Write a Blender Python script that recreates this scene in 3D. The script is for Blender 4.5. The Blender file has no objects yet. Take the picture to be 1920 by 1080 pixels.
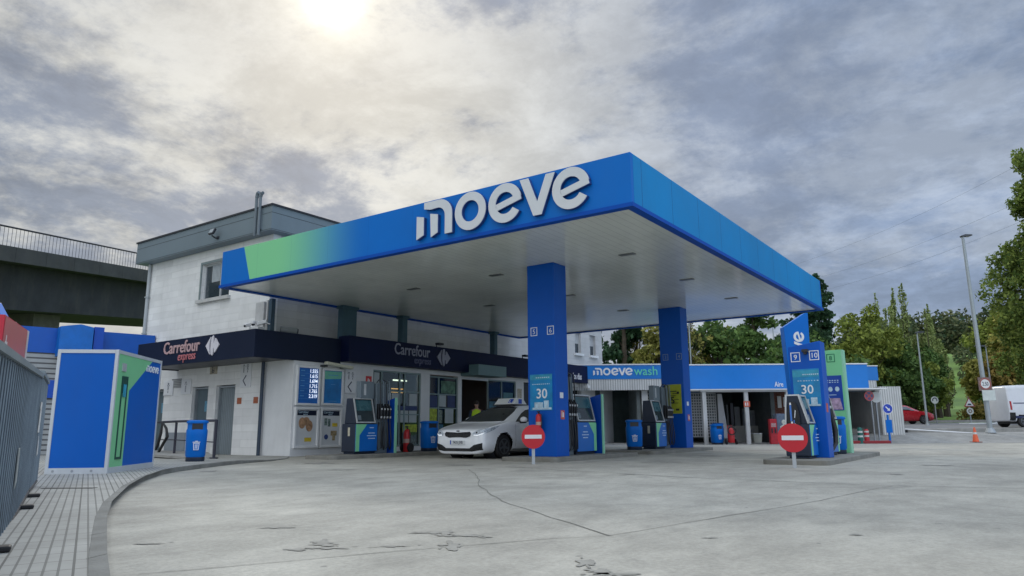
import bpy, math, random
import numpy as np
from mathutils import Matrix, Vector, noise
from mathutils.bvhtree import BVHTree
random.seed(7); rng = np.random.default_rng(7)
SC = bpy.context.scene; C = SC.collection
PI = math.pi
# ---------------------------------------------------------------- camera
YAW, PIT, ROL, EYE = .6171, .1933, -.0065, .78
fw = Vector((-math.sin(YAW)*math.cos(PIT), math.cos(YAW)*math.cos(PIT), math.sin(PIT)))
rt = Vector((math.cos(YAW), math.sin(YAW), 0)); up = rt.cross(fw)
r2 = math.cos(ROL)*rt + math.sin(ROL)*up; u2 = -math.sin(ROL)*rt + math.cos(ROL)*up
cd = bpy.data.cameras.new('camera'); cam = bpy.data.objects.new('camera', cd); C.objects.link(cam)
m = Matrix((r2, u2, -fw)).transposed().to_4x4(); m.translation = (0, 0, EYE)
cam.matrix_world = m
cd.sensor_width = 36; cd.lens = 1346.9/1920*36; cd.clip_end = 3000; cd.clip_start = .05
SC.camera = cam
SC.view_settings.view_transform = 'Standard'; SC.view_settings.look = 'None'
SC.view_settings.exposure = 0.12; SC.view_settings.gamma = 1
SC.cycles.use_denoising = True
SC.cycles.max_bounces = 7; SC.cycles.diffuse_bounces = 4; SC.cycles.glossy_bounces = 3
SC.cycles.transparent_max_bounces = 6
# ---------------------------------------------------------------- sun + sky
SUN_EL = math.radians(32.3); SUN_AZ = math.radians(140.6)      # azimuth from +X
sdir = Vector((math.cos(SUN_EL)*math.cos(SUN_AZ), math.cos(SUN_EL)*math.sin(SUN_AZ), math.sin(SUN_EL)))
sl = bpy.data.lights.new('sun', 'SUN'); sl.energy = 1.0; sl.angle = math.radians(11); sl.color = (1, .95, .86)
so = bpy.data.objects.new('sun', sl); C.objects.link(so)
so.rotation_euler = (-sdir).to_track_quat('-Z', 'Y').to_euler(); so.location = (0, 0, 30)
W = bpy.data.worlds.new('World'); SC.world = W; W.use_nodes = True
def sky_world():
    nt = W.node_tree; N = nt.nodes; L = nt.links; N.clear()
    def nd(t, **k):
        n = N.new(t)
        for a, b in k.items(): setattr(n, a, b)
        return n
    def put(sock, v):
        if hasattr(v, 'is_output') or isinstance(v, bpy.types.NodeSocket): L.new(v, sock)
        else: sock.default_value = v
    def mt(op, a, b=None, c=None, cl=False):
        n = nd('ShaderNodeMath', operation=op, use_clamp=cl); put(n.inputs[0], a)
        if b is not None: put(n.inputs[1], b)
        if c is not None: put(n.inputs[2], c)
        return n.outputs[0]
    def mr(v, a, b, c=0., d=1.):
        n = nd('ShaderNodeMapRange', interpolation_type='SMOOTHSTEP'); put(n.inputs[0], v)
        for i, q in enumerate((a, b, c, d)): n.inputs[1+i].default_value = q
        return n.outputs[0]
    def mx(f, a, b):
        n = nd('ShaderNodeMix', data_type='RGBA'); put(n.inputs[0], f)
        put(n.inputs[6], a); put(n.inputs[7], b); return n.outputs[2]
    def vm(op, a, b):
        n = nd('ShaderNodeVectorMath', operation=op); put(n.inputs[0], a); put(n.inputs[1], b); return n
    def noi(v, s, det, ro, dis=0.):
        n = nd('ShaderNodeTexNoise'); put(n.inputs['Vector'], v); n.inputs['Scale'].default_value = s
        n.inputs['Detail'].default_value = det; n.inputs['Roughness'].default_value = ro; n.inputs['Distortion'].default_value = dis
        return n.outputs['Fac']
    tc = nd('ShaderNodeTexCoord'); g = tc.outputs['Generated']
    sx = nd('ShaderNodeSeparateXYZ'); L.new(g, sx.inputs[0]); X, Y, Z = sx.outputs
    zz = mt('MAXIMUM', Z, 0.0); den = mt('ADD', zz, .22)
    cx = nd('ShaderNodeCombineXYZ'); L.new(mt('DIVIDE', X, den), cx.inputs[0]); L.new(mt('DIVIDE', Y, den), cx.inputs[1]); cx.inputs[2].default_value = 41.2
    v = cx.outputs[0]
    sd = vm('DOT_PRODUCT', g, tuple(sdir)).outputs['Value']
    sd = mt('MAXIMUM', sd, 0.)
    n1 = noi(v, 1.45, 13, .64, .25)         # large masses
    n2 = noi(v, 4.2, 12, .68, .1)            # broken edges
    n3 = noi(v, .75, 3, .5, .2)
    n = mt('ADD', mt('MULTIPLY', n1, .68), mt('MULTIPLY', n2, .32))
    side = vm('DOT_PRODUCT', g, tuple(rt)).outputs['Value']
    right = mr(side, -.15, .45)
    light = mr(n, .44, .575)
    lt = mx(right, (.58, .585, .56, 1), (.41, .48, .60, 1))
    dk = mx(right, (.205, .245, .32, 1), (.25, .325, .47, 1))
    col = mx(light, dk, lt)
    n4 = noi(v, 3.1, 12, .68, .2)
    q4 = nd('ShaderNodeVectorMath', operation='SCALE'); put(q4.inputs[0], col); put(q4.inputs['Scale'], mr(n4, .35, .65, .80, 1.16)); col = q4.outputs[0]
    # thick dark patches
    patch = mr(n3, .50, .64)
    col = mx(mt('MULTIPLY', mt('MULTIPLY', patch, .45), mt('SUBTRACT', 1., mt('MULTIPLY', light, .6))), col, (.21, .25, .34, 1))
    # veil of light round the hidden sun
    g1 = mt('POWER', sd, 14.); g2 = mt('POWER', sd, 700.); g3 = mt('POWER', sd, 3200.)
    thin = mt('ADD', .45, mt('MULTIPLY', light, .55))
    def addc(base, fac, rgb):
        a = nd('ShaderNodeVectorMath', operation='SCALE'); a.inputs[0].default_value = rgb; put(a.inputs['Scale'], fac)
        return vm('ADD', base, a.outputs[0]).outputs[0]
    col = addc(col, mt('MULTIPLY', g1, mt('MULTIPLY', thin, .09)), (1, .95, .80))
    col = addc(col, mt('MULTIPLY', g2, mt('MULTIPLY', thin, .5)), (1, .93, .72))
    col = addc(col, mt('MULTIPLY', g3, 1.1), (1, .97, .86))
    # bright break near the horizon
    hz = mt('MULTIPLY', mr(Z, .16, .02), mr(noi(v, .9, 4, .5), .40, .58))
    col = mx(mt('MULTIPLY', hz, .75), col, (.72, .76, .84, 1))
    # unseen sky overhead and behind the camera is brightened to light the scene
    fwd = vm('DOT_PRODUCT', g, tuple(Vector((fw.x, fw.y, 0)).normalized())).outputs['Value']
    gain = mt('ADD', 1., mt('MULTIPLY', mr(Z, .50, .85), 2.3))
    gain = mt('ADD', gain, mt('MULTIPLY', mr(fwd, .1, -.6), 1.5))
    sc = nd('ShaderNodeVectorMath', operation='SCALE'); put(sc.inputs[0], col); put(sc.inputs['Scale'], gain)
    st = nd('ShaderNodeTexSky'); st.sky_type = 'NISHITA'; st.sun_disc = False
    st.sun_elevation = SUN_EL; st.sun_rotation = PI/2-SUN_AZ; st.air_density = 1.2; st.dust_density = 2
    b1 = nd('ShaderNodeBackground'); L.new(st.outputs[0], b1.inputs[0]); b1.inputs[1].default_value = .05
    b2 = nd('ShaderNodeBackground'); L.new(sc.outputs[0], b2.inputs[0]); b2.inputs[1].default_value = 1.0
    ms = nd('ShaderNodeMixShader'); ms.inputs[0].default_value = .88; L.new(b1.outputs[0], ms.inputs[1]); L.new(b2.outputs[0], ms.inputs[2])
    o = nd('ShaderNodeOutputWorld'); L.new(ms.outputs[0], o.inputs[0])
sky_world()
W.cycles.sampling_method = 'MANUAL'; W.cycles.sample_map_resolution = 512
# ---------------------------------------------------------------- materials
_M = {}
def mat(name, col=(.5, .5, .5), rough=.5, metal=0., var=.12, scale=3., bump=0., coat=0., emit=None, es=1., spec=.5, dirt=0., extra=None):
    if name in _M: return _M[name]
    m = bpy.data.materials.new(name); m.use_nodes = True; nt = m.node_tree; N = nt.nodes; L = nt.links
    b = N['Principled BSDF']; _M[name] = m
    b.inputs['Roughness'].default_value = rough; b.inputs['Metallic'].default_value = metal
    b.inputs['Specular IOR Level'].default_value = spec
    if coat: b.inputs['Coat Weight'].default_value = coat; b.inputs['Coat Roughness'].default_value = .06
    tc = N.new('ShaderNodeTexCoord')
    no = N.new('ShaderNodeTexNoise'); no.inputs['Scale'].default_value = scale; no.inputs['Detail'].default_value = 6; no.inputs['Roughness'].default_value = .6
    L.new(tc.outputs['Object'], no.inputs['Vector'])
    mr = N.new('ShaderNodeMapRange'); mr.inputs[1].default_value = .3; mr.inputs[2].default_value = .7
    mr.inputs[3].default_value = 1-var; mr.inputs[4].default_value = 1+var; L.new(no.outputs[0], mr.inputs[0])
    vs = N.new('ShaderNodeVectorMath'); vs.operation = 'SCALE'; vs.inputs[0].default_value = col; L.new(mr.outputs[0], vs.inputs['Scale'])
    c = vs.outputs[0]
    if dirt:
        n2 = N.new('ShaderNodeTexNoise'); n2.inputs['Scale'].default_value = 1.3; n2.inputs['Detail'].default_value = 10; n2.inputs['Roughness'].default_value = .72
        mp = N.new('ShaderNodeMapping'); mp.inputs['Scale'].default_value = (1, 1, .25)
        L.new(tc.outputs['Object'], mp.inputs[0]); L.new(mp.outputs[0], n2.inputs['Vector'])
        m2 = N.new('ShaderNodeMapRange'); m2.inputs[1].default_value = .48; m2.inputs[2].default_value = .75; m2.inputs[4].default_value = dirt
        L.new(n2.outputs[0], m2.inputs[0])
        mi = N.new('ShaderNodeMix'); mi.data_type = 'RGBA'; L.new(m2.outputs[0], mi.inputs[0]); L.new(c, mi.inputs[6])
        mi.inputs[7].default_value = (.09, .085, .07, 1); c = mi.outputs[2]
    if extra: c = extra(N, L, tc, c, b)
    L.new(c, b.inputs['Base Color'])
    r2 = N.new('ShaderNodeMapRange'); r2.inputs[3].default_value = max(rough-.07, .02); r2.inputs[4].default_value = min(rough+.1, 1)
    L.new(no.outputs[0], r2.inputs[0]); L.new(r2.outputs[0], b.inputs['Roughness'])
    if bump:
        bp = N.new('ShaderNodeBump'); bp.inputs['Strength'].default_value = bump; bp.inputs['Distance'].default_value = .01
        n3 = N.new('ShaderNodeTexNoise'); n3.inputs['Scale'].default_value = scale*12; n3.inputs['Detail'].default_value = 4
        L.new(tc.outputs['Object'], n3.inputs['Vector']); L.new(n3.outputs[0], bp.inputs['Height']); L.new(bp.outputs[0], b.inputs['Normal'])
    if emit: b.inputs['Emission Color'].default_value = (*emit, 1); b.inputs['Emission Strength'].default_value = es
    return m
def xmath(N, L, op, a, b=None):
    n = N.new('ShaderNodeMath'); n.operation = op
    for i, q in enumerate((a, b)):
        if q is None: continue
        if isinstance(q, (int, float)): n.inputs[i].default_value = q
        else: L.new(q, n.inputs[i])
    return n.outputs[0]
def darken(N, L, c, fac, rgb):
    mi = N.new('ShaderNodeMix'); mi.data_type = 'RGBA'; L.new(fac, mi.inputs[0]); L.new(c, mi.inputs[6]); mi.inputs[7].default_value = (*rgb, 1)
    return mi.outputs[2]
def grooves(axis, period, width, rgb, bumpd=.01):
    """thin seams every period along an axis ('x','y','z','h' = x+y)"""
    def f(N, L, tc, c, b):
        s = N.new('ShaderNodeSeparateXYZ'); L.new(tc.outputs['Object'], s.inputs[0])
        a = xmath(N, L, 'ADD', s.outputs[0], s.outputs[1]) if axis == 'h' else s.outputs['xyz'.index(axis)]
        p = xmath(N, L, 'PINGPONG', a, period/2); k = xmath(N, L, 'LESS_THAN', p, width/2)
        bp = N.new('ShaderNodeBump'); bp.inputs['Distance'].default_value = bumpd; bp.invert = True
        L.new(k, bp.inputs['Height']); L.new(bp.outputs[0], b.inputs['Normal'])
        return darken(N, L, c, k, rgb)
    return f
def blocks(bw, bh, mortar, rgb, depth=.006, strength=.5):
    def f(N, L, tc, c, b):
        s = N.new('ShaderNodeSeparateXYZ'); L.new(tc.outputs['Object'], s.inputs[0])
        cx = N.new('ShaderNodeCombineXYZ'); L.new(xmath(N, L, 'ADD', s.outputs[0], s.outputs[1]), cx.inputs[0]); L.new(s.outputs[2], cx.inputs[1])
        br = N.new('ShaderNodeTexBrick'); L.new(cx.outputs[0], br.inputs['Vector']); br.inputs['Scale'].default_value = 1
        br.inputs['Brick Width'].default_value = bw; br.inputs['Row Height'].default_value = bh; br.inputs['Mortar Size'].default_value = mortar
        br.inputs['Mortar Smooth'].default_value = .3
        br.inputs['Color1'].default_value = (1, 1, 1, 1); br.inputs['Color2'].default_value = (.86, .86, .86, 1); br.inputs['Mortar'].default_value = (1, 1, 1, 1)
        mu = N.new('ShaderNodeVectorMath'); mu.operation = 'MULTIPLY'; L.new(c, mu.inputs[0]); L.new(br.outputs['Color'], mu.inputs[1])
        bp = N.new('ShaderNodeBump'); bp.inputs['Distance'].default_value = depth; bp.invert = True; L.new(br.outputs['Fac'], bp.inputs['Height']); L.new(bp.outputs[0], b.inputs['Normal'])
        return darken(N, L, mu.outputs[0], xmath(N, L, 'MULTIPLY', br.outputs['Fac'], strength), rgb)
    return f
BLUE = lambda: mat('blue painted panel', (.0, .14, .54), .42, var=.05, scale=.8, dirt=.05, spec=.2)
DBLUE = lambda: mat('deep blue painted steel', (.0, .07, .45), .35, var=.05, scale=.8, dirt=.04)
NAVY = lambda: mat('navy fascia panel', (.008, .014, .035), .5, var=.12, scale=1.5, spec=.2)
GREEN = lambda: mat('light green panel', (.22, .62, .33), .4, var=.05)
WHITE = lambda: mat('white paint', (.72, .73, .73), .45, var=.05, dirt=.08)
GRAPHIC = lambda: mat('white print', (.78, .8, .82), .5, var=.02)
SEAM = 0
GREY = lambda: mat('grey metal', (.32, .35, .37), .4, metal=.3, var=.08)
ALU = lambda: mat('aluminium frame', (.55, .57, .58), .35, metal=.4, var=.08, dirt=.1)
DARK = lambda: mat('dark plastic', (.02, .022, .028), .4, var=.15)
RUBBER = lambda: mat('black rubber', (.015, .015, .016), .6, var=.2)
RED = lambda: mat('red paint', (.55, .02, .025), .4, var=.08)
TEAL = lambda: mat('teal print', (.03, .30, .45), .45, var=.2, scale=6)
SCREEN = lambda: mat('dark glass display', (.015, .03, .04), .12, var=.2)
CONC = lambda: mat('concrete', (.30, .295, .275), .85, var=.18, scale=2.5, bump=.5, dirt=.35)
# ---------------------------------------------------------------- mesh helpers
class MB:
    def __init__(s, M=None): s.v = []; s.f = []; s.M = M
    def add(s, vs, fs):
        o = len(s.v)
        if s.M is not None: vs = [tuple(s.M @ Vector(p)) for p in vs]
        s.v += [tuple(p) for p in vs]; s.f += [tuple(i+o for i in f) for f in fs]; return s
    def box(s, x0, y0, z0, x1, y1, z1):
        if x0 > x1: x0, x1 = x1, x0
        if y0 > y1: y0, y1 = y1, y0
        if z0 > z1: z0, z1 = z1, z0
        return s.add([(x0,y0,z0),(x1,y0,z0),(x1,y1,z0),(x0,y1,z0),(x0,y0,z1),(x1,y0,z1),(x1,y1,z1),(x0,y1,z1)],
              [(0,3,2,1),(4,5,6,7),(0,1,5,4),(1,2,6,5),(2,3,7,6),(3,0,4,7)])
    def prism(s, poly, z0, z1):
        a = sum(poly[i][0]*poly[(i+1) % len(poly)][1]-poly[(i+1) % len(poly)][0]*poly[i][1] for i in range(len(poly)))
        if a < 0: poly = poly[::-1]
        n = len(poly)
        return s.add([(x, y, z0) for x, y in poly]+[(x, y, z1) for x, y in poly],
              [tuple(range(n))[::-1], tuple(range(n, 2*n))]+[(i, (i+1) % n, n+(i+1) % n, n+i) for i in range(n)])
    def prism_ax(s, poly, axis, a0, a1):
        """poly in the two remaining axes (order x,y,z) extruded along axis"""
        o = len(s.v); t = MB(); t.prism(poly, a0, a1)
        mp = {'x': lambda p: (p[2], p[0], p[1]), 'y': lambda p: (p[0], p[2], p[1]), 'z': lambda p: p}[axis]
        fs = [f[::-1] for f in t.f] if axis == 'y' else t.f
        return s.add([mp(p) for p in t.v], fs)
    def ring(s, cx, cy, ro, ri, z0, z1, a0=0, a1=2*PI, n=28, rot=0, sy=1):
        full = abs(a1-a0-2*PI) < 1e-6; k = n if full else n+1; vs = []
        for i in range(k):
            a = a0+(a1-a0)*i/n
            for r, z in ((ro, z0), (ri, z0), (ri, z1), (ro, z1)): vs.append((cx+r*math.cos(a), cy+sy*r*math.sin(a), z))
        fs = []
        for i in range(n):
            j = (i+1) % k
            for q in range(4): fs.append((4*i+q, 4*j+q, 4*j+(q+1) % 4, 4*i+(q+1) % 4))
        if not full: fs += [(0, 1, 2, 3), (4*n+3, 4*n+2, 4*n+1, 4*n)]
        return s.add(vs, fs)
    def disc(s, cx, cy, r, z0, z1, n=24, sy=1): return s.prism([(cx+r*math.cos(2*PI*i/n), cy+sy*r*math.sin(2*PI*i/n)) for i in range(n)], z0, z1)
    def cyl(s, p0, p1, r0, r1=None, n=10, caps=True): return s.tube([p0, p1], [r0, r0 if r1 is None else r1], n, caps)
    def tube(s, path, r, n=8, caps=True):
        P = [Vector(p) for p in path]; R = r if isinstance(r, (list, tuple)) else [r]*len(P); vs = []; px = None
        for i, p in enumerate(P):
            t = (P[min(i+1, len(P)-1)]-P[max(i-1, 0)]).normalized()
            if px is None: px = t.orthogonal().normalized()
            else: px = (px-t*px.dot(t)).normalized() if (px-t*px.dot(t)).length > 1e-5 else t.orthogonal().normalized()
            py = t.cross(px)
            for k in range(n):
                a = 2*PI*k/n; vs.append(tuple(p+px*(R[i]*math.cos(a))+py*(R[i]*math.sin(a))))
        fs = [(i*n+k, i*n+(k+1) % n, (i+1)*n+(k+1) % n, (i+1)*n+k) for i in range(len(P)-1) for k in range(n)]
        if caps: fs += [tuple(range(n))[::-1], tuple(range((len(P)-1)*n, len(P)*n))]
        return s.add(vs, fs)
    def lathe(s, prof, c=(0, 0, 0), n=24, sx=1, sy=1, pw=2):
        vs = []
        for r, z in prof:
            for k in range(n):
                a = 2*PI*k/n; ca, sa = math.cos(a), math.sin(a)
                q = (abs(ca)**pw+abs(sa)**pw)**(-1/pw)
                vs.append((c[0]+r*q*ca*sx, c[1]+r*q*sa*sy, c[2]+z))
        m = len(prof)
        fs = [(i*n+k, i*n+(k+1) % n, (i+1)*n+(k+1) % n, (i+1)*n+k) for i in range(m-1) for k in range(n)]
        fs += [tuple(range(n))[::-1], tuple(range((m-1)*n, m*n))]
        return s.add(vs, fs)
    def ball(s, c, rx, ry, rz, n=12, m=8):
        prof = [(math.sin(PI*(i+.02)/(m+.04)), -math.cos(PI*(i+.02)/(m+.04))) for i in range(m+1)]
        return s.add([(c[0]+rx*r*math.cos(2*PI*k/n), c[1]+ry*r*math.sin(2*PI*k/n), c[2]+rz*z) for r, z in prof for k in range(n)],
              [(i*n+k, i*n+(k+1) % n, (i+1)*n+(k+1) % n, (i+1)*n+k) for i in range(m) for k in range(n)])
def link(o, parent=None):
    C.objects.link(o)
    if parent is not None: o.parent = parent
    return o
def rootM(root):
    if root is None: return Matrix()
    return (rootM(root.parent) if root.parent else Matrix()) @ root.matrix_basis
def P(root, name, mb, m, world=False, smooth=False, bevel=0, label=None):
    me = bpy.data.meshes.new(name); vs = mb.v
    if world and root is not None:
        inv = rootM(root).inverted(); vs = [tuple(inv @ Vector(p)) for p in vs]
    me.from_pydata(vs, [], mb.f); me.update()
    for q in (m if isinstance(m, (list, tuple)) else [m]): me.materials.append(q)
    o = link(bpy.data.objects.new(name, me), root)
    if smooth:
        me.polygons.foreach_set('use_smooth', [True]*len(me.polygons))
        try: me.set_sharp_from_angle(angle=math.radians(40))
        except Exception: pass
    if bevel:
        b = o.modifiers.new('bevel', 'BEVEL'); b.width = bevel; b.segments = 2; b.limit_method = 'ANGLE'; b.angle_limit = math.radians(50)
    if label: o['label'] = label
    return o
def thing(name, label, cat, loc=(0, 0, 0), rz=0, group=None):
    o = bpy.data.objects.new(name, None); o.empty_display_size = .2; link(o); o.location = loc; o.rotation_euler = (0, 0, rz)
    o['label'] = label; o['category'] = cat
    if group: o['group'] = group
    return o
def tag(o, label, cat, group=None):
    o['label'] = label; o['category'] = cat
    if group: o['group'] = group
    return o
def struct(name, mb, m, kind='structure', **k):
    o = P(None, name, mb, m, **k); o['kind'] = kind; return o
def dup(root, loc, rz, label, group=None, children=True):
    def cp(o, par):
        c = o.copy(); C.objects.link(c); c.parent = par
        for ch in o.children: cp(ch, c)
        return c
    r = cp(root, None); r.location = loc; r.rotation_euler = (0, 0, rz); r['label'] = label
    if group: r['group'] = group
    return r
def WM(o, u, n):     # plane frame: X = u (right), Y = up, Z = outward normal
    u = Vector(u).normalized(); n = Vector(n).normalized(); y = n.cross(u)
    return Matrix(((u.x, y.x, n.x, o[0]), (u.y, y.y, n.y, o[1]), (u.z, y.z, n.z, o[2]), (0, 0, 0, 1)))
FY = lambda x, y, z=0: WM((x, y, z), (1, 0, 0), (0, -1, 0))       # wall facing -Y
FX = lambda x, y, z=0: WM((x, y, z), (0, 1, 0), (1, 0, 0))        # wall facing +X
RT = Vector((math.cos(YAW), math.sin(YAW), 0)); FD = Vector((-math.sin(YAW), math.cos(YAW), 0))
FM = Matrix(((RT.x, FD.x, 0, 0), (RT.y, FD.y, 0, 0), (0, 0, 1, 0), (0, 0, 0, 1)))   # (across, away, up) axes of the wash yard
def FR(s, d, z=0): return FM @ Vector((s, d, z))
FW = lambda s, d, z=0: WM(FR(s, d, z), RT, -FD)                   # wall of the wash yard
def text(root, name, s, M, x, y, size, m, bold=0., align='LEFT', ext=.002, sx=1., world=True, shear=0., space=1.):
    cu = bpy.data.curves.new(name, 'FONT'); cu.body = s; cu.size = size; cu.offset = bold*size; cu.extrude = ext; cu.align_x = align; cu.shear = shear; cu.space_character = space
    cu.resolution_u = 3
    to = bpy.data.objects.new('t', cu); me = bpy.data.meshes.new_from_object(to); bpy.data.objects.remove(to); bpy.data.curves.remove(cu)
    T = M @ Matrix.Translation((x, y, ext+.002)) @ Matrix.Diagonal((sx, 1, 1, 1))
    if world and root is not None: T = rootM(root).inverted() @ T
    me.transform(T); me.materials.clear(); me.materials.append(m)
    return link(bpy.data.objects.new(name, me), root)
def moeve(mb, x, y, H, d0, d1):
    """rounded lower-case word built from bars and rings, x-height H, left x, baseline y"""
    def T(px, py): return (x+px*H, y+py*H)
    mb.prism([T(0, .67), T(.26, .61), T(.26, .10), T(0, .0)], d0, d1)
    mb.prism([T(.50, .67), T(.77, .61), T(.77, .10), T(.53, .0)], d0, d1)
    arch = [(.27, 1.02), (.66, 1.02)]+[(.82+.46*math.sin(a), .56+.46*math.cos(a)) for a in np.linspace(0, PI/2, 9)]+[(1.28, 0.02), (1.03, 0.02)] + \
        [(1.03-.26+.26*math.cos(a), .54+.26*math.sin(a)) for a in np.linspace(0, PI/2, 7)]+[(.50, .79), (.27, .84)]
    mb.prism([T(*p) for p in arch], d0, d1)
    mb.ring(*T(1.90, .5), .52*H, .29*H, d0, d1, n=36)
    def e(cx):
        t = math.radians(14); c0 = T(cx, .5)
        mb.ring(*c0, .52*H, .29*H, d0, d1, a0=t, a1=2*PI-math.radians(32), n=36)
        c, s = math.cos(t), math.sin(t)
        q = [(-.30, -.10), (.515, -.10), (.515, .10), (-.27, .10)]
        q = [(-.28, -.11), (.50, -.11), (.51, .06), (-.28, .06)]
        mb.prism([(c0[0]+H*(a*c-b*s), c0[1]+H*(a*s+b*c)) for a, b in q], d0+.0, d1+.0015)
    e(3.03); e(4.98)
    mb.prism([T(*p) for p in [(3.50, 1), (3.76, 1), (4.02, .34), (4.28, 1), (4.54, 1), (4.14, 0), (3.90, 0)]], d0, d1)
def rframe(mb, x, y, w, h, t, d0, d1):
    mb.box(x, y, d0, x+w, y+t, d1); mb.box(x, y+h-t, d0, x+w, y+h, d1); mb.box(x, y+t, d0, x+t, y+h-t, d1); mb.box(x+w-t, y+t, d0, x+w, y+h-t, d1)
def inst(name): return name
#==MAIN==
# ================================================================ ground
def concrete_extra(N, L, tc, c, b):
    def no(s, d, r, sc=(1, 1, 1), rot=0, dis=0):
        mp = N.new('ShaderNodeMapping'); mp.inputs['Scale'].default_value = sc; mp.inputs['Rotation'].default_value = (0, 0, rot); L.new(tc.outputs['Object'], mp.inputs[0])
        n = N.new('ShaderNodeTexNoise'); n.inputs['Scale'].default_value = s; n.inputs['Detail'].default_value = d; n.inputs['Roughness'].default_value = r; n.inputs['Distortion'].default_value = dis
        L.new(mp.outputs[0], n.inputs['Vector']); return n.outputs[0]
    def rg(v, a, b_, c_, d_):
        m = N.new('ShaderNodeMapRange'); m.inputs[1].default_value = a; m.inputs[2].default_value = b_; m.inputs[3].default_value = c_; m.inputs[4].default_value = d_; L.new(v, m.inputs[0]); return m.outputs[0]
    def sc(c, v):
        q = N.new('ShaderNodeVectorMath'); q.operation = 'SCALE'; L.new(c, q.inputs[0]); L.new(v, q.inputs['Scale']); return q.outputs[0]
    c = sc(c, rg(no(.33, 9, .70, dis=.4), .34, .66, .76, 1.18))
    c = sc(c, rg(no(2.2, 12, .78, (1, .5, 1), .5), .3, .7, .74, 1.22))
    c = sc(c, rg(no(26, 8, .85), .28, .72, .70, 1.26))
    st = rg(no(.9, 12, .80, dis=1.), .56, .72, 0, .5)
    c = darken(N, L, c, st, (.15, .15, .135))
    sp = rg(no(5.5, 3, .6, (1, .6, 1), .4), .70, .74, 0, .55)
    c = darken(N, L, c, sp, (.12, .12, .11))
    bp = N.new('ShaderNodeBump'); bp.inputs['Strength'].default_value = .35; bp.inputs['Distance'].default_value = .012
    L.new(no(18, 8, .75), bp.inputs['Height']); L.new(bp.outputs[0], b.inputs['Normal'])
    return c
FORE = mat('forecourt concrete', (.365, .350, .298), .86, var=.10, scale=.7, extra=concrete_extra)
YARD = mat('yard concrete', (.26, .26, .245), .88, var=.1, scale=.5, extra=concrete_extra)
def sstep(a, b, x):
    t = max(0, min(1, (x-a)/(b-a))); return t*t*(3-2*t)
def gz(s, d):
    """height of the land beyond the forecourt in yard axes (across, away)"""
    r = sstep(13, 19, s)
    z = -.03+.45*sstep(34.5, 38.8, d)*r
    if d > 39.6: z = max(z, (.56+.02*(d-40))*sstep(15, 20.5, s))
    z += 1.2*sstep(60.5, 84, d)*sstep(18, 30, s)
    z += 15.5*sstep(85, 205, d)*sstep(40, 110, s)
    z += 12*sstep(230, 500, d)*(.6+.4*math.sin(s*.011+1))
    return z
def sheet(sl, dl, f, dz=0):
    mb = MB(FM); ns, nd_ = len(sl), len(dl)
    mb.add([(s, d, f(s, d)+dz) for d in dl for s in sl], [(j*ns+i, j*ns+i+1, (j+1)*ns+i+1, (j+1)*ns+i) for j in range(nd_-1) for i in range(ns-1)])
    return mb
def grass_extra(N, L, tc, c, b):
    n = N.new('ShaderNodeTexNoise'); n.inputs['Scale'].default_value = .06; n.inputs['Detail'].default_value = 8; n.inputs['Roughness'].default_value = .65
    L.new(tc.outputs['Object'], n.inputs['Vector'])
    cr = N.new('ShaderNodeValToRGB'); L.new(n.outputs[0], cr.inputs[0])
    e = cr.color_ramp.elements; e[0].position = .35; e[0].color = (.055, .11, .02, 1); e[1].position = .65; e[1].color = (.16, .27, .045, 1)
    mu = N.new('ShaderNodeMix'); mu.data_type = 'RGBA'; mu.inputs[0].default_value = .85; L.new(c, mu.inputs[6]); L.new(cr.outputs[0], mu.inputs[7])
    return mu.outputs[2]
GRASS = mat('grass', (.10, .18, .035), .95, var=.3, scale=4, extra=grass_extra, bump=.6)
ASPH = mat('asphalt', (.10, .105, .11), .9, var=.15, scale=6, bump=.4)
# the land: one sheet out to the horizon
sl = sorted(set([-1500, -900, -500, -300, -200, -120, -80]+list(range(-60, 60, 3))+list(range(60, 200, 8))+[240, 320, 450, 700, 1500]))
dl = [-400, -100, -30, 0, 20, 33, 34.5, 36, 37, 38, 38.8, 39.4, 39.62, 41, 44, 50, 56, 62, 68, 75, 82, 90, 100, 112, 125, 140, 155, 170, 185, 200, 215, 240, 280, 330, 400, 550, 900, 1500]
struct('ground', sheet(sl, dl, lambda s, d: gz(s, d)-(.05 if d < 62 else 0)), GRASS, smooth=True)
FOREPOLY = [(-60, -25), (40, -25), (40, 33.2), (-60, 33.2)]
mb = MB(FM); mb.add([(-45, -25, 0), (45, -25, 0), (45, 33.25, 0), (-45, 33.25, 0)], [(0, 1, 2, 3)]); struct('forecourt', mb, FORE)
struct('yard', sheet([-8, 0, 8, 13, 14.5, 16, 17.5, 19, 22, 26, 30, 45], [33.25, 34.5, 35, 36, 37, 38, 38.8, 39.6], lambda s, d: gz(s, d)+.02), YARD, smooth=True)
struct('road', sheet(list(range(14, 80, 3)), [40.0, 44, 50, 56, 61], lambda s, d: gz(s, 44)*0+.58+.02*(d-40)+.02), mat('road asphalt', (.20, .20, .20), .9, var=.15, scale=1.2, bump=.3, dirt=.2))
# low retaining kerb between yard and road
mb = MB(FM); mb.box(15.5, 39.28, -.3, 60, 39.95, .66); struct('retaining_kerb', mb, CONC(), bevel=.03)
mb = MB(FM); mb.box(7, 33.1, -.1, 34, 33.25, .012); struct('yard_kerb', mb, CONC())
mb = MB(FM); mb.add([(31, 62.5, 1.08), (36, 62.5, 1.08), (44, 92, 2.3), (42.6, 92, 2.3)], [(0, 1, 2, 3)]); struct('path', mb, mat('path concrete', (.42, .43, .43), .9, var=.1, dirt=.2))
mb = MB(FM)
for a in (26, ): mb.box(25.5, 61.0, 1.05, 70, 61.25, 1.25)
struct('road_kerb', mb, CONC())
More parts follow.
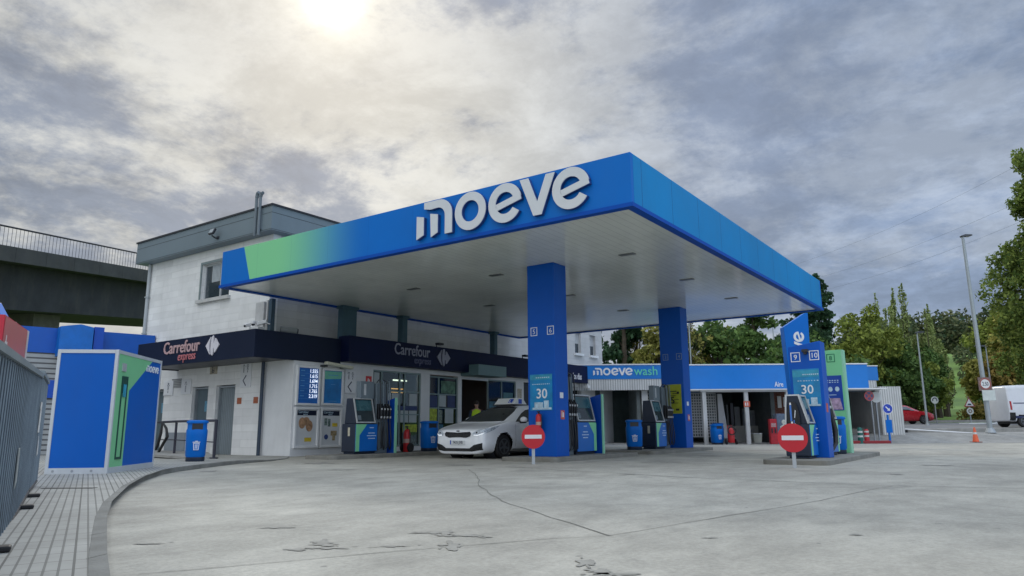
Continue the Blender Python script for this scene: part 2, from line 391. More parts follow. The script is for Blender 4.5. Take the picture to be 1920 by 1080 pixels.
# expansion joints, cracks and damp stains of the forecourt: thin real marks lying on the slab
def strip(mb, pts, w, z=.004, jit=0):
    pp = []
    for i in range(len(pts)-1):
        a, b = Vector(pts[i]), Vector(pts[i+1]); n = max(1, int((b-a).length/.35))
        for k in range(n): pp.append(a.lerp(b, k/n))
    pp.append(Vector(pts[-1])); vs = []
    for i, p in enumerate(pp):
        t = (pp[min(i+1, len(pp)-1)]-pp[max(i-1, 0)]).normalized(); q = Vector((-t.y, t.x)); ww = w*random.uniform(.6, 1.3)/2
        j = q*random.uniform(-jit, jit)
        vs += [(*(p+q*ww+j), z), (*(p-q*ww+j), z)]
    mb.add(vs, [(2*i+1, 2*i+3, 2*i+2, 2*i) for i in range(len(pp)-1)])
JN = mat('joint filler', (.19, .185, .16), .9, var=.3, scale=8)
mb = MB()
strip(mb, [(-16.2, 12.35), (-9, 12.45), (-4.57, 11.2), (-1.7, 10.95), (-.18, 11.34), (6, 12.4)], .03, jit=.008)
strip(mb, [(-9.12, 11.36), (-7.6, 9.7), (-6.4, 8.2), (-4.83, 6.58), (-2.64, 4.92)], .014, jit=.018)
strip(mb, [(-2.64, 4.92), (-1.95, 8.4), (-1.69, 10.54), (-1.6, 10.9)], .010, jit=.012)
strip(mb, [(-4.12, 2.22), (-3.55, 3.4), (-2.9, 4.6), (-2.64, 4.92)], .009, jit=.008)
strip(mb, [(-.18, 11.34), (3, 9.5)], .014, jit=.008)
mbj = mb
strip(mbj, [(-9.0, 18.9), (-3.0, 22.8)], .03); strip(mbj, [(-9.2, 20.2), (8, 24.5)], .03)
struct('forecourt_joints', mbj, JN)
STN = mat('damp stain', (.25, .243, .212), .8, var=.2, scale=6)
def blob(mb, x, y, rx, ry, rot=0, z=.0045, n=40, rough=.75):
    ph = random.random()*9
    pts = []
    for i in range(n):
        a = 2*PI*i/n; r = max(.2, 1+rough*noise.noise((math.cos(a)*1.6+ph, math.sin(a)*1.6, ph))*1.8+.35*noise.noise((math.cos(a)*6+ph, math.sin(a)*6, ph)))
        p = (rx*r*math.cos(a), ry*r*math.sin(a)); pts.append((x+p[0]*math.cos(rot)-p[1]*math.sin(rot), y+p[0]*math.sin(rot)+p[1]*math.cos(rot), z))
    mb.add(pts, [tuple(range(n))])
mb = MB()
RA = YAW
for s, d, a, b_ in [(-.43, 5.15, .07, .13), (-.62, 5.75, .13, .05), (-.50, 5.62, .08, .07), (-.36, 5.6, .1, .04), (-1.30, 5.2, .10, .05), (-1.22, 5.05, .12, .04), (-1.36, 5.35, .05, .07), (-.84, 5.12, .10, .03), (-1.44, 5.0, .05, .03), (.42, 4.42, .04, .1), (.47, 4.2, .07, .07), (.55, 4.1, .08, .04), (-1.95, 6.1, .12, .04), (-2.6, 5.3, .1, .03), (-.22, 5.5, .05, .03), (-5.9, 14.4, .12, .2), (1.4, 5.4, .05, .02), (2.5, 5.5, .04, .03), (-3.4, 14.6, .25, .12), (-1.2, 16.2, .3, .15), (3.5, 17, .35, .2), (5.2, 20.5, .4, .3), (-4.6, 17.5, .4, .3), (8.5, 14.8, .2, .1), (6.3, 12.2, .12, .06), (1.9, 12.5, .1, .07)]:
    p = FR(s, d); blob(mb, p.x, p.y, a, b_, RA)
    for q in range(3): p = FR(s+random.gauss(0, a*1.3), d+random.gauss(0, b_*1.3)); blob(mb, p.x, p.y, a*.18, b_*.2, RA, .0048+.0002*q, 14)
struct('damp_stains', mb, STN)
# ---------------------------------------------------------------- pavement with kerb
foot = [(3.2, -1.5), (.5, -.2), (-2.4, 1.15), (-4.34, 2.04), (-5.28, 2.49), (-6.39, 3.03), (-7.57, 3.65), (-9.6, 4.85), (-11.31, 5.98), (-12.86, 7.17), (-13.56, 7.88), (-14.38, 8.94), (-15.01, 9.85), (-15.45, 10.56), (-15.75, 11.2), (-16.1, 12.0), (-16.9, 13.0), (-18.2, 14.04)]
KH = lambda i: .09 if i < 11 else [.088, .085, .08, .06, .03, .015, .01][i-11]
def offs(pl, w):
    out = []
    for i in range(len(pl)):
        a, b = Vector(pl[max(i-1, 0)]), Vector(pl[min(i+1, len(pl)-1)]); t = (b-a).normalized(); out.append((pl[i][0]+t.y*-w*-1*-1, pl[i][1]-t.x*w))
    return out
inn = offs(foot, .16)
mb = MB(); n = len(foot); vs = []
for i in range(n):
    h = KH(i); f = Vector(foot[i]).lerp(Vector(inn[i]), .1)
    vs += [(*foot[i], -.03), (*foot[i], h-.012), (*f, h), (*inn[i], h)]
mb.add(vs, [(4*i+k, 4*(i+1)+k, 4*(i+1)+k+1, 4*i+k+1) for i in range(n-1) for k in range(3)])
KM = mat('kerb stone', (.20, .20, .18), .88, var=.22, scale=3, bump=.6, dirt=.6)
kerb = struct('kerb', mb, KM)
mb = MB()
for k in range(2, len(foot)-3):
    a, b = Vector(foot[k]), Vector(foot[k+1]); L_ = (b-a).length
    for j in range(max(1, int(L_/.8))):
        t = j/max(1, int(L_/.8)); p = a.lerp(b, t); q = Vector(inn[k]).lerp(Vector(inn[k+1]), t); dr = (b-a).normalized()*.006; o = (p-q).normalized()*.0025; h = KH(k)+(KH(k+1)-KH(k))*t+.0025
        mb.add([(*(p-dr+o), 0), (*(p+dr+o), 0), (*(p+dr+o), h), (*(p-dr+o), h), (*(q+dr), h), (*(q-dr), h)], [(0, 1, 2, 3), (3, 2, 4, 5)])
struct('kerb_joints', mb, JN)
# paved area behind the kerb
def pave_extra(N, L, tc, c, b):
    s = N.new('ShaderNodeSeparateXYZ'); mp = N.new('ShaderNodeMapping'); mp.inputs['Rotation'].default_value = (0, 0, -math.radians(155.5)); L.new(tc.outputs['Object'], mp.inputs[0]); L.new(mp.outputs[0], s.inputs[0])
    k = xmath(N, L, 'LESS_THAN', xmath(N, L, 'PINGPONG', s.outputs[1], .033), .006)
    k2 = xmath(N, L, 'LESS_THAN', xmath(N, L, 'PINGPONG', s.outputs[0], .15), .005)
    k3 = xmath(N, L, 'LESS_THAN', xmath(N, L, 'PINGPONG', s.outputs[1], .165), .005)
    a = xmath(N, L, 'MAXIMUM', xmath(N, L, 'MULTIPLY', k, .6), xmath(N, L, 'MULTIPLY', xmath(N, L, 'MAXIMUM', k2, k3), .75))
    bp = N.new('ShaderNodeBump'); bp.inputs['Distance'].default_value = .006; bp.invert = True; L.new(a, bp.inputs['Height']); L.new(bp.outputs[0], b.inputs['Normal'])
    return darken(N, L, c, a, (.075, .075, .065))
PAV = mat('ribbed paving tiles', (.36, .355, .32), .85, var=.16, scale=1.8, dirt=.25, extra=pave_extra)
outer = [(3.2, -6), (-3, -4), (-7, -1.5), (-12, 1.5), (-20, 4), (-34, 8), (-34, 14.1), (-18.2, 14.1)]
def pz(x, y):
    h = .088
    t = sstep(-16.3, -19.8, x) if False else sstep(16.3, 20.5, -x)
    k = sstep(10.3, 12.5, y)*.85
    return h*(1-max(.9*t, k))
pts = [(*p, KH(i)) for i, p in enumerate(inn)]
import bmesh
bm = bmesh.new()
ring_ = [bm.verts.new((x, y, 0)) for x, y, _ in pts]+[bm.verts.new((x, y, 0)) for x, y in outer[::-1]]
bm.faces.new(ring_); bmesh.ops.triangulate(bm, faces=bm.faces[:])
for _ in range(5): bmesh.ops.subdivide_edges(bm, edges=[e for e in bm.edges if e.calc_length() > 1.0], cuts=1); bmesh.ops.triangulate(bm, faces=bm.faces[:])
kx = {(round(x, 3), round(y, 3)): h for x, y, h in pts}
for v in bm.verts: v.co.z = pz(v.co.x, v.co.y)
me = bpy.data.meshes.new('pavement'); bm.to_mesh(me); bm.free(); me.materials.append(PAV)
for p_ in me.polygons:
    if p_.normal.z < 0: p_.flip()
po = link(bpy.data.objects.new('pavement', me)); po['kind'] = 'structure'
mb = MB(FM)
tag(P(None, 'drain_grate', MB(WM((-11.15, 4.75, .0905), (-.72, -.69, 0), (0, 0, 1)) if False else Matrix.Translation((-9.83, 4.33, .0895)) @ Matrix.Rotation(YAW, 4, 'Z')).box(-.32, -.06, 0, .32, .06, .004), mat('grate iron', (.06, .06, .055), .7, var=.3)), 'dark rectangular drain grate set in the ribbed paving', 'drain grate')
mb = MB(); mb.add([(-24.5, 13.5, .02), (-24.5, 12.3, .02), (-17.9, 10.75, .05), (-17.6, 11.25, .05), (-21.5, 13.5, .02), (-24.5, 13.5, .13), (-24.5, 12.3, .13), (-17.9, 10.75, .10), (-17.6, 11.25, .10), (-21.5, 13.5, .11)],
 [(5, 6, 7, 8, 9), (0, 1, 6, 5), (1, 2, 7, 6), (2, 3, 8, 7), (3, 4, 9, 8)]); struct('ramp', mb, CONC())
# ================================================================ canopy
CX1, CX0, CY0, CY1, CB, CT = -5.718, -19.12, 12.02, 27.52, 4.975, 6.015
canopy = thing('fuel_canopy', 'large flat blue forecourt canopy with white underside and big raised lettering', 'canopy', (-9.9, 15.5, 0))
def grad_extra(N, L, tc, c, b):      # printed foil: green at the far end blending to blue
    s = N.new('ShaderNodeSeparateXYZ'); L.new(tc.outputs['Object'], s.inputs[0]); x = s.outputs[0]; z = s.outputs[2]
    e = xmath(N, L, 'ADD', x, xmath(N, L, 'MULTIPLY', z, .36))
    ed = xmath(N, L, 'GREATER_THAN', e, -18.07+9.9+2.17)       # slanted left edge
    r = N.new('ShaderNodeMapRange'); r.interpolation_type = 'SMOOTHSTEP'; r.inputs[1].default_value = -12.9+9.9; r.inputs[2].default_value = -16.6+9.9; L.new(x, r.inputs[0])
    f = xmath(N, L, 'MULTIPLY', r.outputs[0], ed)
    g = darken(N, L, c, f, (.22, .60, .30))
    sm = xmath(N, L, 'LESS_THAN', xmath(N, L, 'PINGPONG', x, .75), .004)
    return darken(N, L, g, xmath(N, L, 'MULTIPLY', sm, .25), (.0, .03, .16))
FB = mat('canopy fascia foil', (.0, .145, .53), .42, var=.04, scale=.6, dirt=.04, spec=.2, extra=grad_extra)
mb = MB(); mb.box(CX0, CY0, CB, CX1, CY0+.12, CT); P(canopy, 'fascia', mb, FB, True, bevel=.008)
FB2 = mat('canopy fascia side painted sky sheen', (.0, .235, .56), .4, var=.12, scale=.35, dirt=.08, spec=.15, extra=grooves('y', 1.5, .012, (.0, .04, .2), .003))  # base blue lightened on this side to paint in the sky's reflection
mb = MB(); mb.box(CX1-.12, CY0+.12, CB, CX1, CY1-.12, CT); P(canopy, 'fascia', mb, FB2, True, bevel=.008)
mb = MB(); mb.box(CX0, CY0+.12, CB, CX0+.12, CY1-.12, CT); P(canopy, 'fascia', mb, BLUE(), True)
mb = MB(); mb.box(CX0, CY1-.12, CB, CX1, CY1, CT); P(canopy, 'fascia', mb, BLUE(), True)
mb = MB(); mb.box(CX0+.12, CY0+.12, CB+.5, CX1-.12, CY1-.12, CB+.62); P(canopy, 'roof_deck', mb, GREY(), True)
LIP = mat('canopy lower trim', (.0, .07, .40), .55, var=.0, spec=.2)
mb = MB(); t = .035
mb.box(CX0-t, CY0-t, CB-.06, CX1+t, CY0+.145, CB+.02); mb.box(CX1-.145, CY0+.145, CB-.06, CX1+t, CY1+t, CB+.02)
mb.box(CX0-t, CY0+.145, CB-.06, CX0+.145, CY1+t, CB+.02); mb.box(CX0+.145, CY1-.145, CB-.06, CX1-.145, CY1+t, CB+.02); P(canopy, 'trim', mb, LIP, True)
SOF = mat('canopy soffit boards', (.78, .81, .74), .17, var=.09, scale=.4, dirt=.14, spec=.75, extra=grooves('x', .20, .008, (.46, .48, .45), .0015))
mb = MB(); mb.box(CX0+.14, CY0+.14, CB-.02, CX1-.14, CY1-.14, CB+.02); P(canopy, 'soffit', mb, SOF, True)
LET = mat('lettering face', (.62, .64, .66), .35, var=.03); LETS = mat('lettering side', (.02, .06, .22), .5)
mb = MB(FY(-11.17, CY0-.002, 5.095)); moeve(mb, 0, 0, .838, .09, .108); P(canopy, 'lettering', mb, LET, True)
mb = MB(FY(-11.17, CY0-.002, 5.095)); moeve(mb, 0, 0, .838, .0, .0885); P(canopy, 'lettering_return', mb, LETS, True)
for (x, y) in [(-7.6, 15.6), (-7.6, 19.4), (-7.6, 23.2), (-11.6, 15.6), (-11.6, 19.5), (-11.6, 23.3), (-14.8, 15.7), (-14.8, 19.5), (-14.8, 23.3)]:
    mb = MB(); mb.box(x-.2, y-.09, CB-.035, x+.2, y+.09, CB-.021); P(canopy, 'downlight', mb, mat('unlit lamp glass', (.12, .13, .13), .3), True)
def column(x0, y0, nums, poster):
    w, dpt = .818, .607
    mb = MB(); mb.box(x0, y0, .10, x0+w, y0+dpt, CB-.02); c = P(canopy, 'column', mb, DBLUE() if False else mat('column blue', (.0, .09, .47), .4, spec=.25, var=.06, scale=1, dirt=.06), True, bevel=.012)
    F = FY(x0, y0, 0)
    for k, ch in enumerate(nums):
        cx = .10+k*.5; zc = 3.10+k*.0
        mb = MB(F); rframe(mb, cx, zc, .20, .22, .018, .001, .006); P(c, 'number_frame', mb, GRAPHIC() if poster else mat('worn print', (.22, .3, .45), .5), True)
        text(c, 'number', ch, F, cx+.1, zc+.05, .17, GRAPHIC() if poster else mat('worn print'), align='CENTER')
    if poster:
        mb = MB(F); mb.box(.07, 1.22, 0, .73, 2.12, .012); p = P(c, 'poster', mb, mat('poster cyan', (.0, .22, .48), .35, var=.3, scale=3), True)
        mb = MB(F); mb.box(.07, 1.98, .013, .73, 2.10, .016); P(p, 'poster_band', mb, TEAL(), True)
        text(p, 'figure', '30', F.copy() @ Matrix.Translation((0, 0, .014)), .42, 1.52, .34, GRAPHIC(), .012, 'CENTER')
        mb = MB(F)
        for q in range(9): mb.box(.14+q*.062, 1.86, .013, .14+q*.062+random.uniform(.02, .05), 1.88, .015)
        for q in range(7): mb.box(.25+q*.06, 2.02, .017, .25+q*.06+.04, 2.045, .019)
        mb.box(.14, 1.24, .013, .70, 1.29, .016); mb.box(.2, 1.29, .013, .45, 1.42, .016); mb.box(.48, 1.29, .013, .62, 1.46, .016); P(p, 'poster_print', mb, mat('pale print', (.45, .6, .7), .5, var=.3, scale=12), True)
    else:
        mb = MB(F); mb.box(.1, 1.25, 0, .72, 2.25, .012); p = P(c, 'poster', mb, mat('poster yellow', (.38, .42, .03), .5, var=.15, scale=5), True)
        mb = MB(F)
        for (a, b_, c_, d_) in [(.32, 2.0, .55, 2.03), (.4, 1.93, .6, 1.95), (.3, 1.85, .52, 1.87), (.45, 1.72, .62, 1.74), (.5, 1.35, .62, 1.42), (.56, 1.92, .64, 2.0), (.42, 1.6, .6, 1.62)]: mb.box(a, b_, .013, c_, d_, .015)
        P(p, 'poster_print', mb, DARK(), True); text(p, 'figure', '5', F.copy() @ Matrix.Translation((0, 0, .014)), .32, 1.6, .32, DARK(), .012)
    G = FX(x0+w, y0, 0)
    mb = MB(G); mb.box(.2, 1.52, 0, .36, 1.66, .004); P(c, 'sticker', mb, GRAPHIC(), True)
    mb = MB(G); mb.box(.22, 1.0, 0, .40, 1.22, .006); s = P(c, 'fire_symbol', mb, mat('faded red', (.55, .10, .07), .5), True)
    mb = MB(G); mb.box(.26, 1.05, .007, .29, 1.16, .009); mb.box(.32, 1.05, .007, .36, 1.17, .009); mb.box(.25, 1.17, .007, .3, 1.19, .009); P(s, 'symbol_print', mb, GRAPHIC(), True)
    if poster:
        t_ = text(c, 'side_word', 'energy', G @ Matrix.Rotation(PI/2, 4, 'Z'), 1.85, -.36, .2, mat('ghost print', (.02, .17, .55), .4))
        bpy.data.objects.remove(t_)
    return c
column(-10.318, 15.22, '56', True); column(-10.44, 23.74, '34', False)
PST = mat('steel post paint', (.05, .11, .15), .5, var=.1)
for (y, w, z0) in [(16.4, .62, 3.72), (19.3, .25, 3.85), (25.0, .22, 3.85)]:
    mb = MB(); mb.box(-18.95, y, z0, -18.7, y+w, CB-.02)
    mb.box(-19.0, y-.05, CB-.12, -18.65, y+w+.05, CB-.021); P(canopy, 'post', mb, PST, True)

# ================================================================ station building
B = thing('station_building', 'two storey white block service station building with grey roof band and dark shop fascia', 'building', (-19.6, 14.1, 0))
BX0, BXU, BXL, BY0, BY1 = -27.25, -19.6, -18.2, 14.1, 36.5
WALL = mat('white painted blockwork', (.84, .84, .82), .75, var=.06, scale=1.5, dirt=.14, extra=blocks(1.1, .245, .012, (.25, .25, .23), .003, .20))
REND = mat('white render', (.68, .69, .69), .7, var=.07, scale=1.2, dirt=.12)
DKD = mat('grey green door', (.10, .14, .16), .45, var=.08, dirt=.1)
doors = [(-26.35, -25.48), (-23.66, -22.70), (-22.23, -21.16)]
mb = MB(); x = BX0                       # ground floor front wall with three openings, upper wall with window
for a, b_ in doors: mb.box(x, BY0, -.1, a, BY0+.3, 2.27); x = b_
mb.box(x, BY0, -.1, BXU, BY0+.3, 2.27); mb.box(BX0, BY0, 2.27, BXU, BY0+.3, 5.32)
mb.box(BX0, BY0, 5.32, -23.62, BY0+.3, 6.62); mb.box(-21.9, BY0, 5.32, BXU, BY0+.3, 6.62); mb.box(BX0, BY0, 6.62, BXU, BY0+.3, 7.3)
P(B, 'wall', mb, WALL, True)
mb = MB(); mb.box(BX0, BY0+.3, -.1, BX0+.3, BY1, 7.3); P(B, 'wall', mb, WALL, True)
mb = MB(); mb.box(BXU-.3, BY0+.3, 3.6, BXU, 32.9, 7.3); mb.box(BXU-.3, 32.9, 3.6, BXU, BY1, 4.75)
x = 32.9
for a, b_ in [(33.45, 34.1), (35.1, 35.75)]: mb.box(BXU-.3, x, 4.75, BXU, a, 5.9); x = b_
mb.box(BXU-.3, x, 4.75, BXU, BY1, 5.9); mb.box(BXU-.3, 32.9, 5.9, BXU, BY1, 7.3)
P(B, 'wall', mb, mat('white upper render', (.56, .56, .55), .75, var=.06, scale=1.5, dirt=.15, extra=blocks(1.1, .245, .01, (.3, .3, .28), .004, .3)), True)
mb = MB(); mb.box(BX0+.3, BY1-.3, -.1, BXU-.3, BY1, 7.3); P(B, 'wall', mb, WALL, True)
# lower side volume: price wall, glazing openings
mb = MB(); X0, X1 = BXL-.25, BXL
mb.box(BXU, BY0, -.1, X1, BY0+.25, 3.0); mb.box(X0, BY0+.25, -.1, X1, 17.4, 3.6)
mb.box(X0, 17.4, 2.8, X1, 36.3, 3.6)
for a, b_ in [(19.82, 20.29), (21.95, 22.12), (25.9, 26.5), (27.6, 30.6), (31.6, 33.0), (33.8, 36.3)]: mb.box(X0, a, -.1, X1, b_, 2.8)
mb.box(X0, 17.4, -.1, X1, 19.82, .18); mb.box(X0, 20.29, -.1, X1, 21.95, .18)
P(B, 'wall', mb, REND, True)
mb = MB(); mb.box(BXU, BY0, 3.6, BXL, BY1-.2, 3.68); P(B, 'lower_roof', mb, GREY(), True)
mb = MB(); mb.box(BX0+.3, BY0+.3, 3.3, BXL-.25, BY1-.3, 3.45); P(B, 'ceiling', mb, REND, True)
mb = MB(); mb.box(-22.3, BY0+3.2, 0, -22.1, BY1-.3, 3.3); mb.box(-22.1, 17.2, 0, X0, 17.35, 3.3); mb.box(-22.1, 26.3, 0, X0, 26.45, 3.3); P(B, 'shop_partition', mb, mat('shop inner wall', (.16, .16, .17), .8), True)
mb = MB(); mb.box(-22.1, 17.35, -.02, X1, 26.3, .03); P(B, 'shop_floor', mb, mat('shop floor', (.2, .2, .2), .4), True)
# roof band
RB = mat('roof band cladding', (.155, .20, .225), .5, var=.06, scale=1, dirt=.1, extra=grooves('z', .55, .02, (.06, .08, .09), .01))
mb = MB(); mb.box(BX0-.35, BY0-.4, 7.12, BXU+.4, BY1+.3, 7.93); P(B, 'roof', mb, RB, True)
mb = MB(); mb.box(BX0-.39, BY0-.44, 7.932, BXU+.44, BY1+.34, 7.99); P(B, 'roof_edge', mb, DARK(), True)
# dark shop fascia
F2E = 31.6
FZ0, FZ1, FYF = 2.88, 3.70, 12.64
mb = MB(); mb.box(-24.75, FYF, FZ0, BXL+.03, FYF+.12, FZ1); mb.box(-24.75, FYF+.12, FZ0, -24.63, BY0, FZ1)
mb.box(BXL-.09, FYF+.12, FZ0, BXL+.03, 15.9, FZ1+.0); f1 = P(B, 'fascia', mb, NAVY(), True, bevel=.006)
mb = MB(); mb.box(-24.63, FYF+.12, FZ0+.03, BXL-.09, BY0-.002, FZ0+.08); mb.box(-24.63, FYF+.12, FZ1-.05, BXL-.09, BY0-.002, FZ1-.01); P(B, 'fascia_soffit', mb, DARK(), True)
mb = MB(); mb.box(BXL-.1, 15.9, FZ0+.08, BXL+.42, F2E, FZ1+.10); f2 = P(B, 'fascia', mb, mat('navy fascia side', (.003, .008, .04), .5, var=.2, scale=.8, spec=.18), True, bevel=.006)
LGT = mat('fascia letters', (.50, .33, .33), .5, var=.04); LGW = mat('fascia emblem', (.62, .60, .64), .5, var=.04)
def emblem(root, F, x, y, s, m):
    mb = MB(F)
    mb.prism([(x-.56*s, y), (x-.17*s, y+.44*s), (x-.14*s, y+.42*s), (x-.22*s, y+.2*s), (x-.24*s, y), (x-.22*s, y-.2*s), (x-.14*s, y-.42*s), (x-.17*s, y-.44*s)], .002, .03)
    mb.prism([(x+.58*s, y), (x+.28*s, y+.34*s), (x+.20*s, y+.36*s), (x+.17*s, y+.16*s), (x+.10*s, y+.12*s), (x+.10*s, y+.44*s), (x+.03*s, y+.50*s), (x-.07*s, y+.42*s), (x-.13*s, y+.15*s), (x-.13*s, y-.15*s), (x-.07*s, y-.42*s), (x+.03*s, y-.50*s), (x+.10*s, y-.44*s), (x+.10*s, y-.12*s), (x+.17*s, y-.16*s), (x+.20*s, y-.36*s), (x+.28*s, y-.34*s)], .002, .03)
    P(root, 'emblem', mb, m, True)
F = FY(0, FYF, 0)
text(f1, 'lettering', 'Carrefour', F, -23.08, 3.25, .55, LGT, .012, sx=.93, ext=.012)
text(f1, 'lettering', 'express', F, -22.2, 3.0, .38, mat('fascia letters red', (.50, .16, .17), .5), .006, sx=.86, ext=.01, shear=.12)
emblem(f1, F, -20.28, 3.35, .62, LGW)
G = FX(BXL+.42, 0, 0)
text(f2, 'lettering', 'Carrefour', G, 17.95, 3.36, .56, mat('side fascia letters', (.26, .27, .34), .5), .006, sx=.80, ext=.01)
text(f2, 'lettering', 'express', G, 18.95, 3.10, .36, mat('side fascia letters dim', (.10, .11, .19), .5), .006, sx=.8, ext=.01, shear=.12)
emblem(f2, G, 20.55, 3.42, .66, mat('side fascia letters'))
# doors of the toilets
for k, (a, b_) in enumerate(doors):
    mb = MB(); mb.box(a, BY0+.2, 0, b_, BY0+.24, 2.26); d = P(B, 'door', mb, DKD if k < 2 else mat('grey sheet door', (.22, .26, .28), .5, var=.08, extra=grooves('x', .1, .012, (.1, .12, .13))), True)
    mb = MB(); mb.box(a, BY0+.10, 0, a+.05, BY0+.26, 2.24); mb.box(b_-.05, BY0+.10, 0, b_, BY0+.26, 2.24); mb.box(a+.05, BY0+.10, 2.19, b_-.05, BY0+.26, 2.24); P(d, 'door_frame', mb, GREY(), True)
    mb = MB(); mb.box(b_-.16, BY0+.13, .98, b_-.08, BY0+.2, 1.02); mb.box(b_-.18, BY0+.185, .9, b_-.06, BY0+.197, 1.12); P(d, 'door_handle', mb, ALU(), True)
    if k < 2: mb = MB(); mb.box(b_-.45, BY0+.185, 1.42, b_-.28, BY0+.197, 1.78); P(d, 'door_notice', mb, mat('pale blue notice', (.12, .3, .42), .5, var=.3, scale=20), True)
mb = MB(); mb.box(-25.1, BY0-.05, .02, -23.85, BY0-.002, .72); P(B, 'service_hatch', mb, mat('hatch grey', (.28, .31, .34), .5, var=.06), True)
mb = MB(); mb.box(-25.0, BY0-.02, 2.28, -24.38, BY0-.001, 2.6); P(B, 'vent_cover', mb, mat('vent grey', (.4, .41, .4), .6, extra=grooves('z', .06, .02, (.15, .15, .15))), True)
# upstairs window
w = None; mb = MB()
X0w, X1w = -23.62, -21.9
mb.box(X0w, BY0+.12, 5.32, X0w+.07, BY0+.2, 6.62); mb.box(X1w-.07, BY0+.12, 5.32, X1w, BY0+.2, 6.62); mb.box(X0w+.07, BY0+.12, 5.32, X1w-.07, BY0+.2, 5.39); mb.box(X0w+.07, BY0+.12, 6.55, X1w-.07, BY0+.2, 6.62); mb.box(-22.66, BY0+.12, 5.39, -22.58, BY0+.2, 6.55)
w = P(B, 'window', mb, ALU(), True)
GL = mat('window glass', (.03, .045, .055), .05, var=.1, spec=.8)
mb = MB(); mb.box(X0w+.07, BY0+.15, 5.39, X1w-.07, BY0+.16, 6.55); P(w, 'pane', mb, GL, True)
mb = MB(); mb.box(X0w+.42, BY0+.135, 5.95, -22.70, BY0+.148, 6.55); P(w, 'blind', mb, mat('blind fabric', (.42, .46, .48), .7, extra=grooves('x', .08, .02, (.2, .23, .25))), True)
mb = MB(); mb.box(X0w-.12, BY0-.12, 5.2, X1w+.12, BY0+.12, 5.318); P(w, 'sill', mb, mat('sill stone', (.5, .5, .48), .7), True)
mb = MB(); mb.box(X0w-.08, BY0-.03, 5.32, X0w, BY0, 6.7); mb.box(X0w, BY0-.03, 6.62, X1w, BY0, 6.7); P(w, 'surround', mb, mat('surround grey', (.22, .27, .27), .6), True)
for a, b_ in [(33.45, 34.1), (35.1, 35.75)]:
    mb = MB(); mb.box(BXU-.2, a, 4.75, BXU-.15, b_, 5.9); w = P(B, 'window', mb, ALU(), True)
    mb = MB(); mb.box(BXU-.149, a+.06, 4.8, BXU-.14, b_-.06, 5.3); P(w, 'pane', mb, GL, True)
    mb = MB(); mb.box(BXU-.1, a-.1, 4.63, BXU+.14, b_+.1, 4.749); P(w, 'sill', mb, WHITE(), True)
# shop glazing
FRM = mat('shop frame', (.20, .27, .27), .4, metal=.3, var=.06)
def glassmat():
    m = bpy.data.materials.new('clear shop glass'); m.use_nodes = True; N = m.node_tree.nodes; L = m.node_tree.links; N.clear()
    o = N.new('ShaderNodeOutputMaterial'); t = N.new('ShaderNodeBsdfTransparent'); t.inputs[0].default_value = (.42, .50, .52, 1); gl = N.new('ShaderNodeBsdfGlossy'); gl.inputs['Roughness'].default_value = .03; gl.inputs['Color'].default_value = (.8, .85, .9, 1)
    f = N.new('ShaderNodeFresnel'); f.inputs[0].default_value = 1.35; mx = N.new('ShaderNodeMixShader'); L.new(f.outputs[0], mx.inputs[0]); L.new(t.outputs[0], mx.inputs[1]); L.new(gl.outputs[0], mx.inputs[2]); L.new(mx.outputs[0], o.inputs[0]); return m
SHOPG = glassmat()
def glazing(y0, y1, z0, z1, mull, trans, papers, name='window', x=BXL-.1):
    mb = MB(); t = .05
    mb.box(x, y0, z0, x+.07, y1, z0+t); mb.box(x, y0, z1-t, x+.07, y1, z1); mb.box(x, y0, z0+t, x+.07, y0+t, z1-t); mb.box(x, y1-t, z0+t, x+.07, y1, z1-t)
    for m_ in mull: mb.box(x+.005, m_-.03, z0+t, x+.065, m_+.03, z1-t)
    for z_ in trans: mb.box(x+.01, y0+t, z_-.02, x+.06, y1-t, z_+.02)
    w = P(B, name, mb, FRM, True)
    g = MB(); g.box(x+.02, y0+t, z0+t, x+.03, y1-t, z1-t)
    P(w, 'pane', g, SHOPG, True)
    for (a, b_, c_, d_, mm) in papers:
        mb = MB(); mb.box(x+.032, a, b_, x+.036, c_, d_); P(w, 'window_poster', mb, mm, True)
    return w
PAP = mat('paper notice', (.42, .47, .48), .7, var=.06); PAPG = mat('yellow vest print', (.38, .46, .05), .6, var=.5, scale=9); PAPB = mat('night blue print', (.03, .05, .14), .6, var=.3)
LAMP = mat('strip light', (1, .9, .75), .5, emit=(1, .85, .62), es=6); LAMPO = mat('warm strip light', (1, .5, .2), .5, emit=(1, .42, .12), es=4)
pp = []
for z0, cols in [(1.62, (0, 1, 3)), (1.02, (0, 1, 2, 3))]:
    for c_ in cols:
        a = 17.95+c_*.44; pp.append((a, z0, a+.40, z0+.42, PAP))
pp += [(17.5, 2.25, 17.75, 2.72, PAP), (18.95, .68, 19.7, .95, PAPG), (17.95, 1.32+.13, 19.7, 1.60, PAPB)]
w1 = glazing(17.4, 19.82, .2, 2.8, (17.85, 18.75, 19.0), (2.1, 1.3), pp)
mb = MB(); mb.box(BXL-.6, 18.95, 2.52, BXL-.56, 19.65, 2.57); P(w1, 'strip_light', mb, LAMP, True)
mb = MB(); mb.box(BXL-.62, 18.9, 2.1, BXL-.58, 19.6, 2.13); mb.box(BXL-.62, 18.9, 2.22, BXL-.58, 19.55, 2.25); P(w1, 'strip_light', mb, LAMPO, True)
